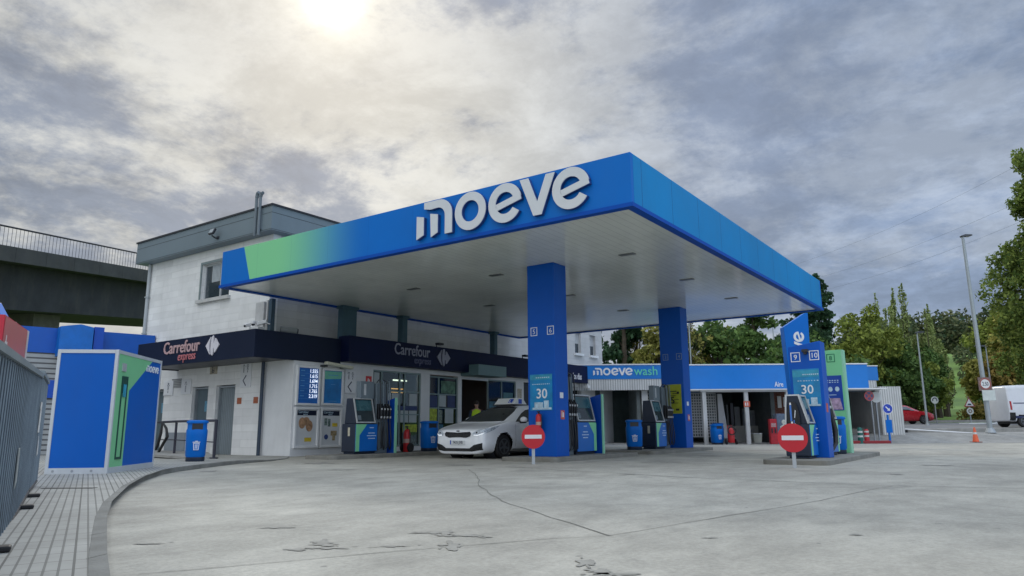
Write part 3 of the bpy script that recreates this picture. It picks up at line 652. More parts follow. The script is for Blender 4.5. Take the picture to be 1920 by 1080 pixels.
pp = [(20.35, 1.6, 20.8, 2.02, PAPB), (20.9, 1.62, 21.3, 2.05, PAP), (21.4, 1.6, 21.85, 2.05, PAPB), (20.36, 1.02, 20.78, 1.55, PAPG), (20.85, 1.0, 21.1, 1.5, mat('photo print', (.2, .25, .2), .6, var=.8, scale=14)), (21.25, 1.0, 21.75, 1.55, PAP), (21.0, 2.12, 21.85, 2.6, mat('green photo print', (.10, .2, .14), .6, var=.7, scale=5)), (20.36, .3, 20.56, .95, PAP), (20.62, .25, 21.15, .95, mat('teal photo print', (.04, .14, .2), .6, var=.6, scale=7))]
glazing(20.29, 21.95, .2, 2.75, (20.85,), (2.08, 1.56), pp)
glazing(23.9, 25.9, .0, 2.8, (24.9,), (), [(24.05, .9, 24.75, 1.9, mat('teal photo print')), (25.05, .9, 25.75, 2.3, mat('teal glass print', (.05, .15, .17), .5, var=.3, scale=3))])
mb = MB(); mb.box(BXL-.12, 22.12, 2.72, BXL, 23.9, 2.8); mb.box(BXL-.1, 22.12, 0, BXL-.02, 22.2, 2.72); P(B, 'door_frame', mb, ALU(), True)
mb = MB(); mb.box(BXL-1.6, 22.4, 2.12, BXL-1.56, 23.3, 2.16); P(B, 'strip_light', mb, LAMPO, True)
for k in range(5):
    mb = MB(); y = 22.3+k*.42
    for q in range(4): mb.box(-20.6, y-.12, .2+q*.45, -20.2, y+.2, .4+q*.45)
    P(B, 'stocked_shelf', mb, mat('goods %d' % k, [(.2, .05, .04), (.05, .1, .2), (.2, .18, .05), (.06, .14, .06), (.16, .16, .17)][k], .6, var=.6, scale=20), True)
mb = MB(); mb.box(-20.9, 17.6, .0, -20.5, 22, 1.7); P(B, 'stocked_shelf', mb, mat('goods mixed', (.14, .10, .09), .6, var=.9, scale=12), True)
mb = MB(); mb.box(BXL-.2, 26.5, 0, BXL-.15, 27.6, 2.75); P(B, 'door', mb, DARK(), True)
mb = MB(); mb.box(BXL-.2, 31.6, 0, BXL-.15, 33.0, 2.75); P(B, 'door', mb, DKD, True)
mb = MB(); mb.box(BXL-.2, 33.0, .0, BXL-.15, 33.8, 2.75); P(B, 'door', mb, DKD, True)
mb = MB(); mb.box(BXL, 31.4, 2.72, BXL+.5, 34.3, 2.86); P(B, 'awning', mb, WHITE(), True)
mb = MB(); mb.box(BXL-.03, 22.1, 2.84, BXL+.9, 23.95, 3.26); P(B, 'door_canopy_box', mb, mat('canopy box green', (.13, .22, .23), .45, var=.06), True, bevel=.01)
# pipes
PIP = mat('pipe grey', (.42, .45, .46), .5, var=.06)
mb = MB(); mb.tube([(BX0+.12, BY0-.08, 7.1), (BX0+.12, BY0-.08, .0)], .06, 10)
for z in (1.5, 3.0, 4.4, 5.8): mb.box(BX0+.04, BY0-.15, z, BX0+.2, BY0, z+.04)
P(B, 'drainpipe', mb, PIP, True, smooth=True)
mb = MB(); mb.tube([(BXU+.0, BY0-.10, 2.9), (BXU+.0, BY0-.10, 0)], .055, 10); P(B, 'drainpipe', mb, mat('dark pipe', (.03, .05, .08), .5), True, smooth=True)
mb = MB(); mb.box(BXU+.05, BY0-.06, 3.7, BXU+.2, BY0+.08, 4.93); P(B, 'drainpipe', mb, mat('blue grey pipe', (.05, .09, .13), .5), True)
mb = MB(); mb.box(BXU-.55, BY0-.12, 4.0, BXU-.12, BY0-.002, 4.85); mb.box(BXU-.1, BY0-.05, 3.75, BXU-.02, BY0-.002, 4.9); P(B, 'cable_duct', mb, mat('duct white', (.55, .55, .54), .6), True)
mb = MB(); mb.tube([(-19.75, 13.62, 7.0), (-19.75, 13.62, 8.32)], .05, 8); mb.tube([(-19.95, 13.62, 7.0), (-19.95, 13.62, 8.35)], .05, 8); mb.tube([(-19.75, 13.62, 8.3), (-19.70, 13.62, 8.42), (-19.64, 13.62, 8.40)], .06, 8); mb.tube([(-19.95, 13.62, 8.3), (-19.92, 13.62, 8.44), (-19.85, 13.62, 8.46)], .06, 8)
mb.box(-20.0, 13.66, 7.2, -19.7, 13.699, 7.9)
P(B, 'vent_pipe', mb, mat('vent pipe steel', (.14, .17, .19), .5), True, smooth=True)

# ---- signs and devices on the building (things of their own)
def person_icon(mb, x, y, h, dress):
    mb.ring(x, y+h*.88, h*.10, h*.05, .001, .004, n=14)
    if dress:
        mb.prism([(x-.10*h, y+.72*h), (x-.07*h, y+.74*h), (x-.03*h, y+.45*h), (x-.10*h, y+.28*h), (x-.13*h, y+.30*h), (x-.08*h, y+.47*h)], .001, .004)
        mb.prism([(x+.10*h, y+.72*h), (x+.07*h, y+.74*h), (x+.03*h, y+.45*h), (x+.10*h, y+.28*h), (x+.13*h, y+.30*h), (x+.08*h, y+.47*h)], .001, .004)
        mb.box(x-.05*h, y, .001, x-.02*h, y+.24*h, .004); mb.box(x+.02*h, y, .001, x+.05*h, y+.24*h, .004)
    else:
        mb.box(x-.075*h, y, .001, x-.035*h, y+.6*h, .004); mb.box(x+.035*h, y, .001, x+.075*h, y+.6*h, .004)
    mb.prism([(x-.22*h, y+.74*h), (x-.20*h, y+.78*h), (x-.06*h, y+.68*h), (x-.08*h, y+.64*h)], .001, .004)
    mb.prism([(x+.22*h, y+.74*h), (x+.20*h, y+.78*h), (x+.06*h, y+.68*h), (x+.08*h, y+.64*h)], .001, .004)
SGN = mat('white sign board', (.74, .75, .76), .45, var=.03); INK = mat('dark blue ink', (.02, .03, .07), .5)
def wc_sign(F, w, h, icons, label, arrow=False):
    t = thing('toilet_sign', label, 'sign', F @ Vector((w/2, 0, 0)))
    P(t, 'board', MB(F).box(0, 0, .002, w, h, .04), SGN, True, bevel=.006)
    F2 = F @ Matrix.Translation((0, 0, .04)); mb = MB(F2)
    if arrow:
        person_icon(mb, w*.32, h*.60, h*.34, False); person_icon(mb, w*.68, h*.60, h*.34, True)
        cx, cy = w*.45, h*.28; mb.prism([(cx-.1, cy), (cx+.06, cy+.18), (cx+.09, cy+.155), (cx-.055, cy), (cx+.09, cy-.155), (cx+.06, cy-.18)], .001, .004)
    else: person_icon(mb, w*.5, h*.15, h*.72, icons)
    P(t, 'pictogram', mb, INK, True)
wc_sign(FY(-25.46, BY0-.002, 2.03), .60, .52, True, 'white square sign with woman pictogram between two toilet doors, left one')
wc_sign(FY(-24.33, BY0-.002, 2.03), .60, .52, False, 'white square sign with man pictogram left of the middle toilet door')
wc_sign(FY(-20.87, BY0-.002, 2.14), .56, .80, None, 'tall white toilet sign with arrow at the block wall corner by the pipe', True)
wc_sign(FX(BXL+.002, 16.12, 1.96), .46, .74, None, 'tall white toilet sign with arrow right of the price boards', True)
t = thing('accessible_toilet_sign', 'small white sign with wheelchair pictogram above the toilet doors', 'sign', (-22.4, BY0, 2.7))
P(t, 'board', MB().box(-22.64, BY0-.03, 2.66, -22.24, BY0-.005, 2.92), mat('cream notice', (.4, .36, .28), .6, var=.4, scale=10), True)
mb = MB(FY(-2.3, BY0-.031, .05)); mb.ring(-20.14, 2.70, .06, .04, 0, .004, a0=PI*.9, a1=2.1*PI); mb.box(-20.2, 2.70, 0, -20.17, 2.80, .004); mb.box(-20.2, 2.72, .001, -20.08, 2.74, .005); mb.disc(-20.18, 2.83, .025, 0, .004, 12); P(t, 'pictogram', mb, INK, True)
for k, (x, w) in enumerate([(-20.99, .22), (-20.12, .22)]):
    o = P(None, 'vent_grille', MB(FY(x, BY0-.002, 1.62)).box(0, 0, 0, w, .2, .02), mat('orange grille', (.55, .17, .08), .6, extra=grooves('z', .04, .012, (.2, .06, .03))), bevel=.004)
    tag(o, ['small orange wall grille left of the toilet sign arrow, nearer the sheet door', 'small orange wall grille at the wall edge beside the dark pipe'][k], 'grille')
# price boards
def board(y0, y1, z0, z1, name, label, cat):
    t = thing(name, label, cat, (BXL, (y0+y1)/2, z0)); F = FX(BXL+.002, 0, 0)
    mb = MB(F); rframe(mb, y0, z0, y1-y0, z1-z0, .07, 0, .09); P(t, 'frame', mb, WHITE(), True, bevel=.008)
    return t, F
t, F = board(14.17, 15.08, 1.52, 2.74, 'price_board', 'blue illuminated fuel price board with white digits in a white frame', 'price board')
P(t, 'panel', MB(F).box(14.24, 1.59, .0, 15.01, 2.67, .05), mat('price panel', (.0, .12, .45), .35, var=.1), True)
DIG = mat('lit digits', (.9, .95, 1), .5, emit=(.75, .85, 1), es=.9)
F2 = F @ Matrix.Translation((0, 0, .05))
for k, s_ in enumerate(['1.555', '1.615', '1.694', '1.715', '1.765', '2.319']):
    z = 2.55-k*.155
    text(t, 'digits', s_, F2, 14.98, z-.02, .16, DIG, .006, 'RIGHT', sx=.9)
    mb = MB(F2); mb.box(14.26, z-.05, 0, 14.98, z-.044, .002); mb.box(14.33, z+.02, 0, 14.48, z+.05, .002); P(t, 'row_mark', mb, mat('faint print', (.08, .3, .6), .5), True)
t, F = board(15.16, 16.03, 1.54, 2.71, 'information_board', 'blue notice board with light green header in a white frame', 'notice board')
P(t, 'panel', MB(F).box(15.23, 1.61, 0, 15.96, 2.64, .05), mat('info panel', (.0, .17, .47), .4, var=.25, scale=3), True)
P(t, 'header', MB(F).prism([(15.26, 2.36), (15.93, 2.40), (15.96, 2.62), (15.23, 2.62)], .052, .056), mat('header green', (.16, .5, .36), .45, var=.1), True)
P(t, 'print', MB(F).box(15.52, 2.2, .052, 15.7, 2.215, .054).box(15.45, 1.67, .052, 15.78, 1.685, .054).box(15.4, 2.49, .0565, 15.8, 2.51, .058), mat('faint print'), True)
for k, (y0, y1) in enumerate([(14.17, 15.10), (15.15, 16.03)]):
    t, F = board(y0, y1, .24, 1.47, 'advert_poster', ['framed shop poster with a bread picture under the price board', 'framed shop poster with coffee and pastry pictures, next to the bread poster'][k], 'poster')
    P(t, 'sheet', MB(F).box(y0+.07, .31, 0, y1-.07, 1.40, .04), mat('poster paper', (.60, .62, .63), .5, var=.04), True)
    h = P(t, 'header', MB(F).box(y0+.10, 1.22, .041, y1-.10, 1.37, .044), NAVY(), True)
    text(t, 'heading', 'Carrefour', F @ Matrix.Translation((0, 0, .045)), y0+.14, 1.29, .105, mat('pale print'), .003, sx=.9)
    text(t, 'heading', 'express', F @ Matrix.Translation((0, 0, .045)), y0+.32, 1.235, .06, mat('pale print'), .002, sx=.9)
    if k == 0:
        mb = MB(F)
        for (a, b_, r1, r3) in [(14.47, .99, .13, .17), (14.62, 1.04, .13, .13), (14.74, .90, .13, .17)]: mb.disc(a, b_, r1, .042+a*.0001, .046+a*.0001, 20, r3/r1)
        P(t, 'bread_picture', mb, mat('bread print', (.38, .22, .12), .6, var=.6, scale=9), True)
        P(t, 'price_tag', MB(F).box(14.58, .43, .042, 14.84, .55, .046), mat('yellow print', (.62, .46, .03), .5, var=.15, scale=20), True)
    else:
        P(t, 'coffee_picture', MB(F).box(15.33, .92, .042, 15.44, 1.14, .046).box(15.47, .88, .042, 15.57, 1.12, .046), mat('coffee print', (.14, .2, .18), .6, var=.7, scale=14), True)
        P(t, 'pastry_picture', MB(F).box(15.6, .6, .042, 15.84, .75, .046).box(15.67, .45, .042, 15.78, .6, .0455), mat('pastry print', (.35, .27, .14), .6, var=.6, scale=14), True)
        P(t, 'price_tag', MB(F).box(15.65, .88, .042, 15.86, .99, .046), mat('yellow print'), True)
        P(t, 'round_badge', MB(F).disc(15.42, .56, .08, .042, .046), mat('navy badge', (.03, .06, .2), .5, var=.5, scale=30), True)
# lamps and cameras
def floodlight(loc, rz, label):
    t = thing('floodlight', label, 'lamp', loc, rz)
    P(t, 'housing', MB(Matrix.Rotation(math.radians(-25), 4, 'X')).box(-.14, -.30, -.10, .14, -.22, .12), DARK(), bevel=.01)
    P(t, 'lens', MB(Matrix.Rotation(math.radians(-25), 4, 'X')).box(-.11, -.306, -.07, .11, -.301, .09), mat('flood lens', (.3, .34, .36), .2))
    P(t, 'bracket', MB().tube([(0, -.24, -.02), (0, -.1, -.08), (0, 0, -.05)], .025, 8).box(-.07, -.02, -.1, .07, 0, .0), DARK())
floodlight((-22.15, BY0-.4, 7.36), 0, 'black floodlight on the grey roof band above the upstairs window')
def cctv(loc, rz, label, dome=False):
    t = thing('security_camera', label, 'camera', loc, rz)
    if dome:
        P(t, 'housing', MB().tube([(0, 0, 0), (.0, -.18, 0)], .03, 8).lathe([(.06, .0), (.08, -.03), (.075, -.1)], (0, -.2, .02)), SGN, smooth=True)
        P(t, 'lens', MB().ball((0, -.2, -.09), .06, .06, .05), DARK(), smooth=True)
    else:
        P(t, 'housing', MB(Matrix.Rotation(.25, 4, 'X')).box(-.05, -.42, -.05, .05, -.10, .06), SGN, bevel=.015)
        P(t, 'lens', MB(Matrix.Rotation(.25, 4, 'X')).cyl((0, -.43, 0), (0, -.415, 0), .035), DARK())
        P(t, 'bracket', MB().tube([(0, -.15, -.03), (0, -.04, -.1), (0, 0, -.1)], .02, 8), SGN)
cctv((-20.35, BY0-.12, 4.16), .5, 'white bullet camera on the wall duct above the dark fascia, left one')
cctv((-19.95, BY0-.12, 4.2), 0, 'small dome camera between the two bullet cameras on the wall', True)
cctv((-19.38, BY0-.1, 4.2), -.9, 'white bullet camera at the building corner beside the blue pipe')
t = thing('wall_camera_drum', 'dark round camera drum on a bracket beside the blue pipe', 'camera', (BXU, 14.75, 3.95))
P(t, 'housing', MB().cyl((BXU+.1, 14.5, 3.98), (BXU+.35, 14.95, 3.95), .11, .12, 14), mat('drum grey', (.2, .22, .22), .5), True, smooth=True)
P(t, 'lens', MB().cyl((BXU+.352, 14.953, 3.95), (BXU+.37, 14.985, 3.948), .10, .08, 14), DARK(), True)
P(t, 'bracket', MB().box(BXU, 14.6, 3.8, BXU+.15, 14.8, 3.88), DARK(), True)
t = thing('junction_box', 'white cable box with louvres on the ledge above the dark fascia', 'box', (-20.2, 13.9, 3.72))
P(t, 'case', MB().box(-20.75, 13.75, 3.71, -20.35, 14.05, 3.95), WHITE(), True, bevel=.01)
P(t, 'lid', MB().box(-20.2, 13.8, 3.71, -19.7, 14.05, 4.02), WHITE(), True, bevel=.01)
def eyelamp(y, label, z=FZ1+.1):
    t = thing('spotlight', label, 'lamp', (BXL+.3, y, z))
    P(t, 'head', MB().box(BXL+.35, y-.14, z+.07, BXL+.55, y+.14, z+.15), DARK(), True, bevel=.02)
    P(t, 'bracket', MB().tube([(BXL+.3, y, z-.002), (BXL+.3, y, z+.12), (BXL+.42, y, z+.12)], .02, 8), DARK(), True)
eyelamp(20.3, 'dark spotlight on top of the navy fascia above the emblem'); eyelamp(26.0, 'dark spotlight on the navy fascia close to the wide blue column')
t = thing('tube_light', 'pale slanting tube light bracket under the fascia above the price boards', 'lamp', (BXL+.1, 15.3, 2.86))
P(t, 'diffuser', MB(Matrix.Translation((BXL+.32, 15.6, 2.80)) @ Matrix.Rotation(-.08, 4, 'X')).box(-.08, -.55, -.05, .08, .55, .05), mat('old diffuser', (.55, .54, .42), .5, var=.1), True, bevel=.02)
P(t, 'bracket', MB().box(BXL, 15.1, 2.74, BXL+.25, 15.2, 2.80).box(BXL, 15.9, 2.74, BXL+.25, 16.0, 2.80), DARK(), True)
if 0: t = thing('opening_hours_sign', 'navy sign with white words hung on the white wall past the wide column', 'sign', (BXL+.05, 31.3, 3.05))
text(f2, 'lettering', 'los días', FX(BXL+.42, 0, 0), 30.1, 3.12, .42, SGN, .014, sx=.66)
t = thing('wall_lamp', 'small white lamp on the gable end of the white wall', 'lamp', (BXL, 33.9, 3.3))
P(t, 'head', MB().box(BXL+.25, 33.8, 3.28, BXL+.5, 34.0, 3.36), WHITE(), True); P(t, 'bracket', MB().tube([(BXL, 33.9, 3.3), (BXL+.25, 33.9, 3.32)], .02, 6), DARK(), True)
t = thing('extinguisher_sign', 'small red square extinguisher sign on the shop wall left of the first window', 'sign', (BXL, 17.2, 2.3))
P(t, 'board', MB(FX(BXL+.002, 17.06, 2.28)).box(0, 0, 0, .26, .28, .012), RED(), True)
P(t, 'pictogram', MB(FX(BXL+.002, 17.06, 2.28)).box(.08, .05, .013, .12, .2, .016).box(.15, .05, .013, .18, .17, .016), SGN, True)
t = thing('opening_hours_notice', 'narrow cream notice strip on the wall right of the sliding doors', 'notice', (BXL, 26.2, 1.6))
P(t, 'board', MB(FX(BXL+.002, 26.0, 1.5)).box(0, 0, 0, .32, 1.0, .01), mat('cream notice', (.4, .36, .28), .6, var=.4, scale=10), True)
# ================================================================ islands
def island(x0, y0, x1, y1, label):
    t = thing('fuel_island', label, 'island', ((x0+x1)/2, (y0+y1)/2, 0), group='kerbed fuel islands')
    r = .18; pts = []
    for cx, cy, a0 in ((x1-r, y1-r, 0), (x0+r, y1-r, 90), (x0+r, y0+r, 180), (x1-r, y0+r, 270)):
        for k in range(5): a = math.radians(a0+k*22.5); pts.append((cx+r*math.cos(a), cy+r*math.sin(a)))
    P(t, 'kerb_slab', MB().prism(pts, -.02, .10), mat('island concrete', (.21, .205, .18), .9, var=.25, scale=2.5, bump=.5, dirt=.4), True, bevel=.012)
    return t
island(-10.75, 14.55, -9.15, 19.1, 'grey kerbed concrete slab under the first wide blue column')
island(-10.9, 20.2, -9.2, 25.2, 'grey kerbed concrete slab under the second blue column')
island(-4.8, 15.9, -3.45, 22.2, 'grey kerbed concrete slab at the right carrying the 9 and 10 pylon')
island(-16.35, 13.1, -15.1, 21.5, 'low concrete slab in front of the price boards')
# ================================================================ pumps (front +X, long side +Y)
HOSE = mat('hose rubber', (.02, .022, .026), .45, var=.2); NOZ = mat('nozzle black', (.012, .013, .016), .35); NZG = mat('nozzle grey', (.5, .52, .54), .4)
PGREY = mat('pump grey steel', (.16, .20, .23), .4, metal=.2, var=.1); PNAVY = mat('pump navy plastic', (.012, .022, .045), .4, var=.15)
PBLUE = mat('pump graphic blue', (.0, .13, .50), .35, var=.05); PALE = mat('pale green edge', (.28, .62, .42), .4, var=.05)
def pump(loc, label, mirror=False, L_=.85, hoses=4, slab=True, sidestrip=True, mast=True):
    t = thing('fuel_pump', label, 'fuel pump', loc, group='fuel pumps')
    H_ = .5 if hoses else 0; tot = L_+H_
    yy = (lambda a: tot-a) if mirror else (lambda a: a)
    def box(mb, x0, a, z0, x1, b, z1): return mb.box(x0, yy(a), z0, x1, yy(b), z1)
    P(t, 'lower_cabinet', box(box(MB(), -.56, 0, .06, -.012, L_, .84), -.5, .03, 0, -.05, L_-.03, .06), PNAVY, bevel=.02)
    gp = P(t, 'front_panel', box(MB(), -.012, .02, .08, .004, L_-.01, .83), PBLUE)
    F = FX(.004, 0, 0)
    a = .02; w_ = L_-.03
    poly = [(yy(a), .08), (yy(a+.14), .08), (yy(a+.14), .52), (yy(a+.42), .83), (yy(a), .83)]
    P(gp, 'green_band', MB(F).prism(poly, .0, .003), GREEN())
    mb = MB(F); c = yy(a+.60)
    for k, ww in enumerate([.16, 0, .26, .36, .26]):
        if ww: mb.box(c-ww/2, .72-k*.075, .001, c+ww/2, .745-k*.075, .003)
    P(gp, 'slogan_print', mb, mat('soft white print', (.45, .58, .75), .5, var=.3, scale=60))
    hd = MB(); y0, y1 = sorted((yy(.05), yy(L_-.08)))
    hd.prism_ax([(-.52, .84), (-.02, .84), (-.2, 1.56), (-.46, 1.56)], 'y', y0, y1); P(t, 'head', hd, PNAVY, bevel=.015)
    # sloping display
    n = Vector((.72, 0, .18)).normalized(); M = WM((-.02, y0, .86), (0, 1, 0), n); Ld = y1-y0
    fr = P(t, 'display_frame', (lambda q: (rframe(q, .0, .0, Ld, .73, .035, .003, .03), q)[1])(MB(M)), ALU())
    P(fr, 'display', MB(M).box(.035, .035, .003, Ld-.035, .695, .012), SCREEN())
    P(fr, 'display_upper', MB(M).box(.06, .36, .0125, Ld-.06, .66, .018), mat('display teal', (.03, .10, .12), .25, var=.3))
    P(fr, 'keypad', MB(M).box(.07, .08, .0125, .07+.12, .22, .02), PGREY)
    if sidestrip: P(t, 'side_label', MB().box(-.30, yy(-.0)-.004, .5, -.22, yy(-.0)+.004, .74), mat('cream label', (.5, .47, .36), .5))
    if mast:
        P(t, 'header_box', box(MB(), -.34, L_*.35, 1.56, -.16, L_-.02, 2.06), PGREY, bevel=.01)
        P(t, 'header_label', box(MB(), -.159, L_*.5, 1.66, -.155, L_*.6, 1.98), NZG)
    if hoses:
        P(t, 'hose_column', box(MB(), -.42, L_+.02, .0, -.10, tot, 2.02), PGREY, bevel=.012)
        P(t, 'holster', box(MB(), -.10, L_+.04, .98, -.02, tot-.02, 1.42), NOZ, bevel=.012)
        for k in range(hoses):
            y = yy(L_+.09+k*(.36/max(1, hoses-1))); sg = 1 if (k % 2) else -1
            pth = [(-.2, y, 2.0), (-.1, y, 2.12), (-.02, y, 2.08), (.0, y, 1.7), (.01, y, 1.25)]
            P(t, 'hose_upper', MB().tube(pth, .016, 6), PGREY if k % 2 else HOSE, smooth=True)
            nz = P(t, 'nozzle', MB().tube([(-.04, y, 1.40), (.03, y, 1.33), (.05, y, 1.18), (.035, y, 1.02)], [.02, .03, .032, .022], 8), NOZ, smooth=True)
            P(nz, 'nozzle_grip', MB().box(.055, y-.018, 1.24, .085, y+.018, 1.29).box(.045, y-.02, 1.0, .075, y+.02, 1.06), NZG)
            lo = [(.035, y, 1.02), (.06, y, .75), (.07+.01*k, y+.01*sg, .4), (.05, y+.03, .16), (.0, y+.06*sg, .10), (-.05, y+.05*sg, .25), (-.06, y+.04*sg, .6), (-.08, y+.03, .9)]
            P(t, 'hose', MB().tube(lo, .017, 6), HOSE, smooth=True)
    if slab:
        ys = yy(tot+.10) if not mirror else None
        if mirror: ya, yb = tot+.08, tot+.16   # slab is always on the far end
        else: ya, yb = tot+.06, tot+.14
        P(t, 'end_panel', MB().prism_ax([(-.85, 0), (.12, 0), (.12, 1.60), (-.85, 1.36)], 'y', ya, yb), mat('end panel blue', (.0, .06, .38), .35, var=.05))
        P(t, 'end_edge', MB().box(.121, ya, 0, .16, yb, 1.60), PALE)
    return t
pump((-15.5, 14.2, .1), 'fuel pump in front of the white price wall, beside the shop windows')
def mpump():
    # body lies beyond the hoses on this one: mirrored in y
    return pump((-9.75, 16.15, .1), 'fuel pump behind the column with the 30 poster, hoses nearest the column', mirror=True, sidestrip=False, L_=1.05, mast=False)
mpump()
pump((-9.95, 22.05, .1), 'fuel pump in front of the column with the yellow poster', slab=False, L_=.8)
p3 = pump((-3.93, 16.62, .1), 'fuel pump standing in front of the blue 9 and 10 pylon', slab=False, hoses=0, L_=.62, mast=False, sidestrip=False)
p3.scale = (.95, 1, .87)
# its broad end face: frame, oval recess, sticker
F = FY(0, -.004, 0)
mb = MB(F); mb.prism([(-.56, .3), (-.53, .3), (-.455, 1.55), (-.2, 1.55), (-.03, .86), (-.0, .86), (-.17, 1.585), (-.485, 1.585)], .0, .02); P(p3, 'end_frame', mb, ALU())
mb = MB(F); mb.disc(-.33, .95, .14, .001, .012, 24, 3.3); P(p3, 'end_recess', mb, mat('recess black', (.006, .007, .01), .3))
s = P(p3, 'end_label', MB(F).box(-.40, .92, .013, -.36, 1.32, .016).box(-.33, .88, .013, -.31, .95, .016), mat('label blue', (.06, .2, .62), .4))
P(s, 'label_tip', MB(F).box(-.40, 1.325, .013, -.36, 1.38, .016).box(-.39, .86, .013, -.35, .91, .016).box(-.32, .78, .013, -.29, .86, .016).prism([(-.31, 1.0), (-.295, 1.0), (-.27, 1.18), (-.285, 1.2)], .013, .016), GRAPHIC())
p4 = pump((-3.95, 18.25, .1), 'fuel pump with thick black hose between the blue pylon and the green panel', mirror=True, slab=False, hoses=2, L_=.8, sidestrip=False, mast=False)
for k in range(2):
    y = .06+k*.12; pth = [(.02, y, 1.45), (.07, y, 1.25), (.1, y+.1, .95), (.14, y+.22, .6), (.13, y+.2, .3), (.06, y-.02, .12), (.0, y-.05, .3)]
    P(p4, 'thick_hose', MB().tube(pth, .04, 8), HOSE, smooth=True)
P(p4, 'grip_band', MB().box(-.02, .0, 1.10, .12, .2, 1.16), NZG)
# ---- pylons
def pylon(name, loc, w, d, h, m, nums, label, skew=.0):
    t = thing(name, label, 'pylon', loc)
    P(t, 'body', MB().prism_ax([(0, 0), (w, 0), (w, h+skew), (0, h)], 'y', 0, d), m, bevel=.01)
    F = FY(0, 0, 0)
    for x, ch, mm, z in nums:
        mb = MB(F); rframe(mb, x, z, .21, .22, .018, .001, .006); P(t, 'number_frame', mb, mm); text(t, 'number', ch, F, x+.105, z+.055, .16, mm, .006, 'CENTER', world=False)
    return t, F
t, F = pylon('pump_number_pylon', (-4.44, 17.36, .1), .71, .45, 2.50, mat('column blue'), [(.05, '9', GRAPHIC(), 2.15), (.46, '10', GRAPHIC(), 2.17)], 'tall blue pylon numbered 9 and 10 with a 30 poster', skew=.10)
p = P(t, 'poster', MB(F).box(.06, 1.13, 0, .64, 1.98, .01), mat('poster cyan'))
P(p, 'poster_band', MB(F).box(.06, 1.80, .011, .64, 1.95, .014), TEAL())
text(p, 'figure', '30', F @ Matrix.Translation((0, 0, .012)), .36, 1.42, .28, GRAPHIC(), .010, 'CENTER', world=False)
mb = MB(F)
for q in range(8): mb.box(.16+q*.06, 1.70, .012, .16+q*.06+random.uniform(.02, .045), 1.72, .014)
for q in range(8): mb.box(.28+q*.045, 1.84, .015, .28+q*.045+.03, 1.865, .017)
mb.box(.12, 1.14, .012, .62, 1.18, .014); mb.box(.2, 1.18, .012, .38, 1.30, .014); mb.box(.42, 1.18, .012, .56, 1.33, .014); P(p, 'poster_print', mb, mat('pale print'))
P(t, 'lamp_head', MB().box(.33, -.14, 2.36, .46, .0, 2.42).box(.36, -.10, 2.31, .42, .0, 2.36), DARK())
G = FX(.71, 0, 0); P(t, 'fire_symbol', MB(G).box(.1, 1.0, 0, .25, 1.2, .005), mat('faded red'))
t, F = pylon('green_panel_pylon', (-4.75, 20.75, .1), .80, .30, 2.70, mat('panel green solid', (.20, .60, .30), .45, var=.04, dirt=.06), [(.43, '8', mat('dark green print', (.0, .16, .08), .5), 2.38)], 'light green panel pylon numbered 8 beside the litter bin')
P(t, 'edge', MB().box(.801, 0, 0, .84, .30, 2.70), PALE)
p = P(t, 'poster', MB(F).box(.05, 1.10, 0, .76, 2.02, .01), mat('poster deep blue', (.0, .05, .34), .4, var=.15, scale=3))
mb = MB(F); mb.prism([(.12, 1.12), (.73, 1.12), (.68, 1.42), (.14, 1.42)], .011, .013); P(p, 'poster_picture', mb, mat('pink poster picture', (.42, .30, .42), .5, var=.6, scale=7))
mb = MB(F); mb.disc(.28, 1.66, .055, .011, .014, 14, 1.2); mb.disc(.46, 1.66, .055, .011, .014, 14, 1.2); mb.disc(.63, 1.66, .055, .011, .014, 14, 1.2)
for q in range(7): mb.box(.25+q*.065, 1.88, .011, .29+q*.065, 1.90, .013); mb.box(.25+q*.065, 1.83, .011, .285+q*.065, 1.85, .013)
mb.box(.3, 1.50, .011, .6, 1.515, .013); P(p, 'poster_print', mb, mat('pale print'))
# tall totem behind
t = thing('price_totem', 'tall slanted blue totem with vertical white lettering behind the 9 and 10 pylon', 'totem', FR(12.35, 31), YAW)
P(t, 'body', MB(FW(11.80, 31, 0)).prism([(.20, 0), (.98, 0), (1.10, 5.66), (.98, 5.66), (.0, 5.04)], -.45, 0), BLUE(), True, bevel=.01)
MM = FW(12.64, 31, 2.42) @ Matrix.Rotation(PI/2, 4, 'Z')
P(t, 'lettering', (lambda q: (moeve(q, 0, 0, .44, .001, .02), q)[1])(MB(MM)), SGN, True)
P(t, 'bracket', MB(FW(11.80, 31, 0)).box(.98, 2.4, -.3, 1.22, 4.3, -.2), DARK(), True)
# ================================================================ bins
def make_bin(loc, rz, label):
    t = thing('litter_bin', label, 'litter bin', loc, rz, 'blue litter bins')
    P(t, 'body', MB().lathe([(.225, .10), (.245, .14), (.26, .60), (.262, .70), (.24, .74), (.24, .86)], n=28, pw=3), BLUE(), smooth=True)
    P(t, 'base', MB().lathe([(.22, 0), (.232, .02), (.232, .10)], n=28, pw=3), PNAVY, smooth=True)
    P(t, 'lid', MB().lathe([(.265, .86), (.272, .88), (.262, .915), (.20, .935)], n=28, pw=3), BLUE(), smooth=True)
    P(t, 'mouth', MB().box(-.13, -.247, .72, .13, -.20, .86), DARK())
    F = FY(0, -.262, 0)
    mb = MB(F); mb.prism([(-.075, .42), (.075, .42), (.06, .26), (-.06, .26)], 0, .006); mb.box(-.09, .43, 0, .09, .445, .006); mb.box(-.03, .45, 0, .03, .465, .006); q = P(t, 'bin_symbol', mb, GRAPHIC())
    P(q, 'symbol_gaps', MB(F).prism([(-.058, .405), (.058, .405), (.046, .275), (-.046, .275)], .0065, .008), BLUE())
    P(q, 'symbol_bars', MB(F).box(-.03, .29, .0085, -.018, .39, .010).box(-.006, .29, .0085, .006, .39, .010).box(.018, .29, .0085, .03, .39, .010), GRAPHIC())
    return t
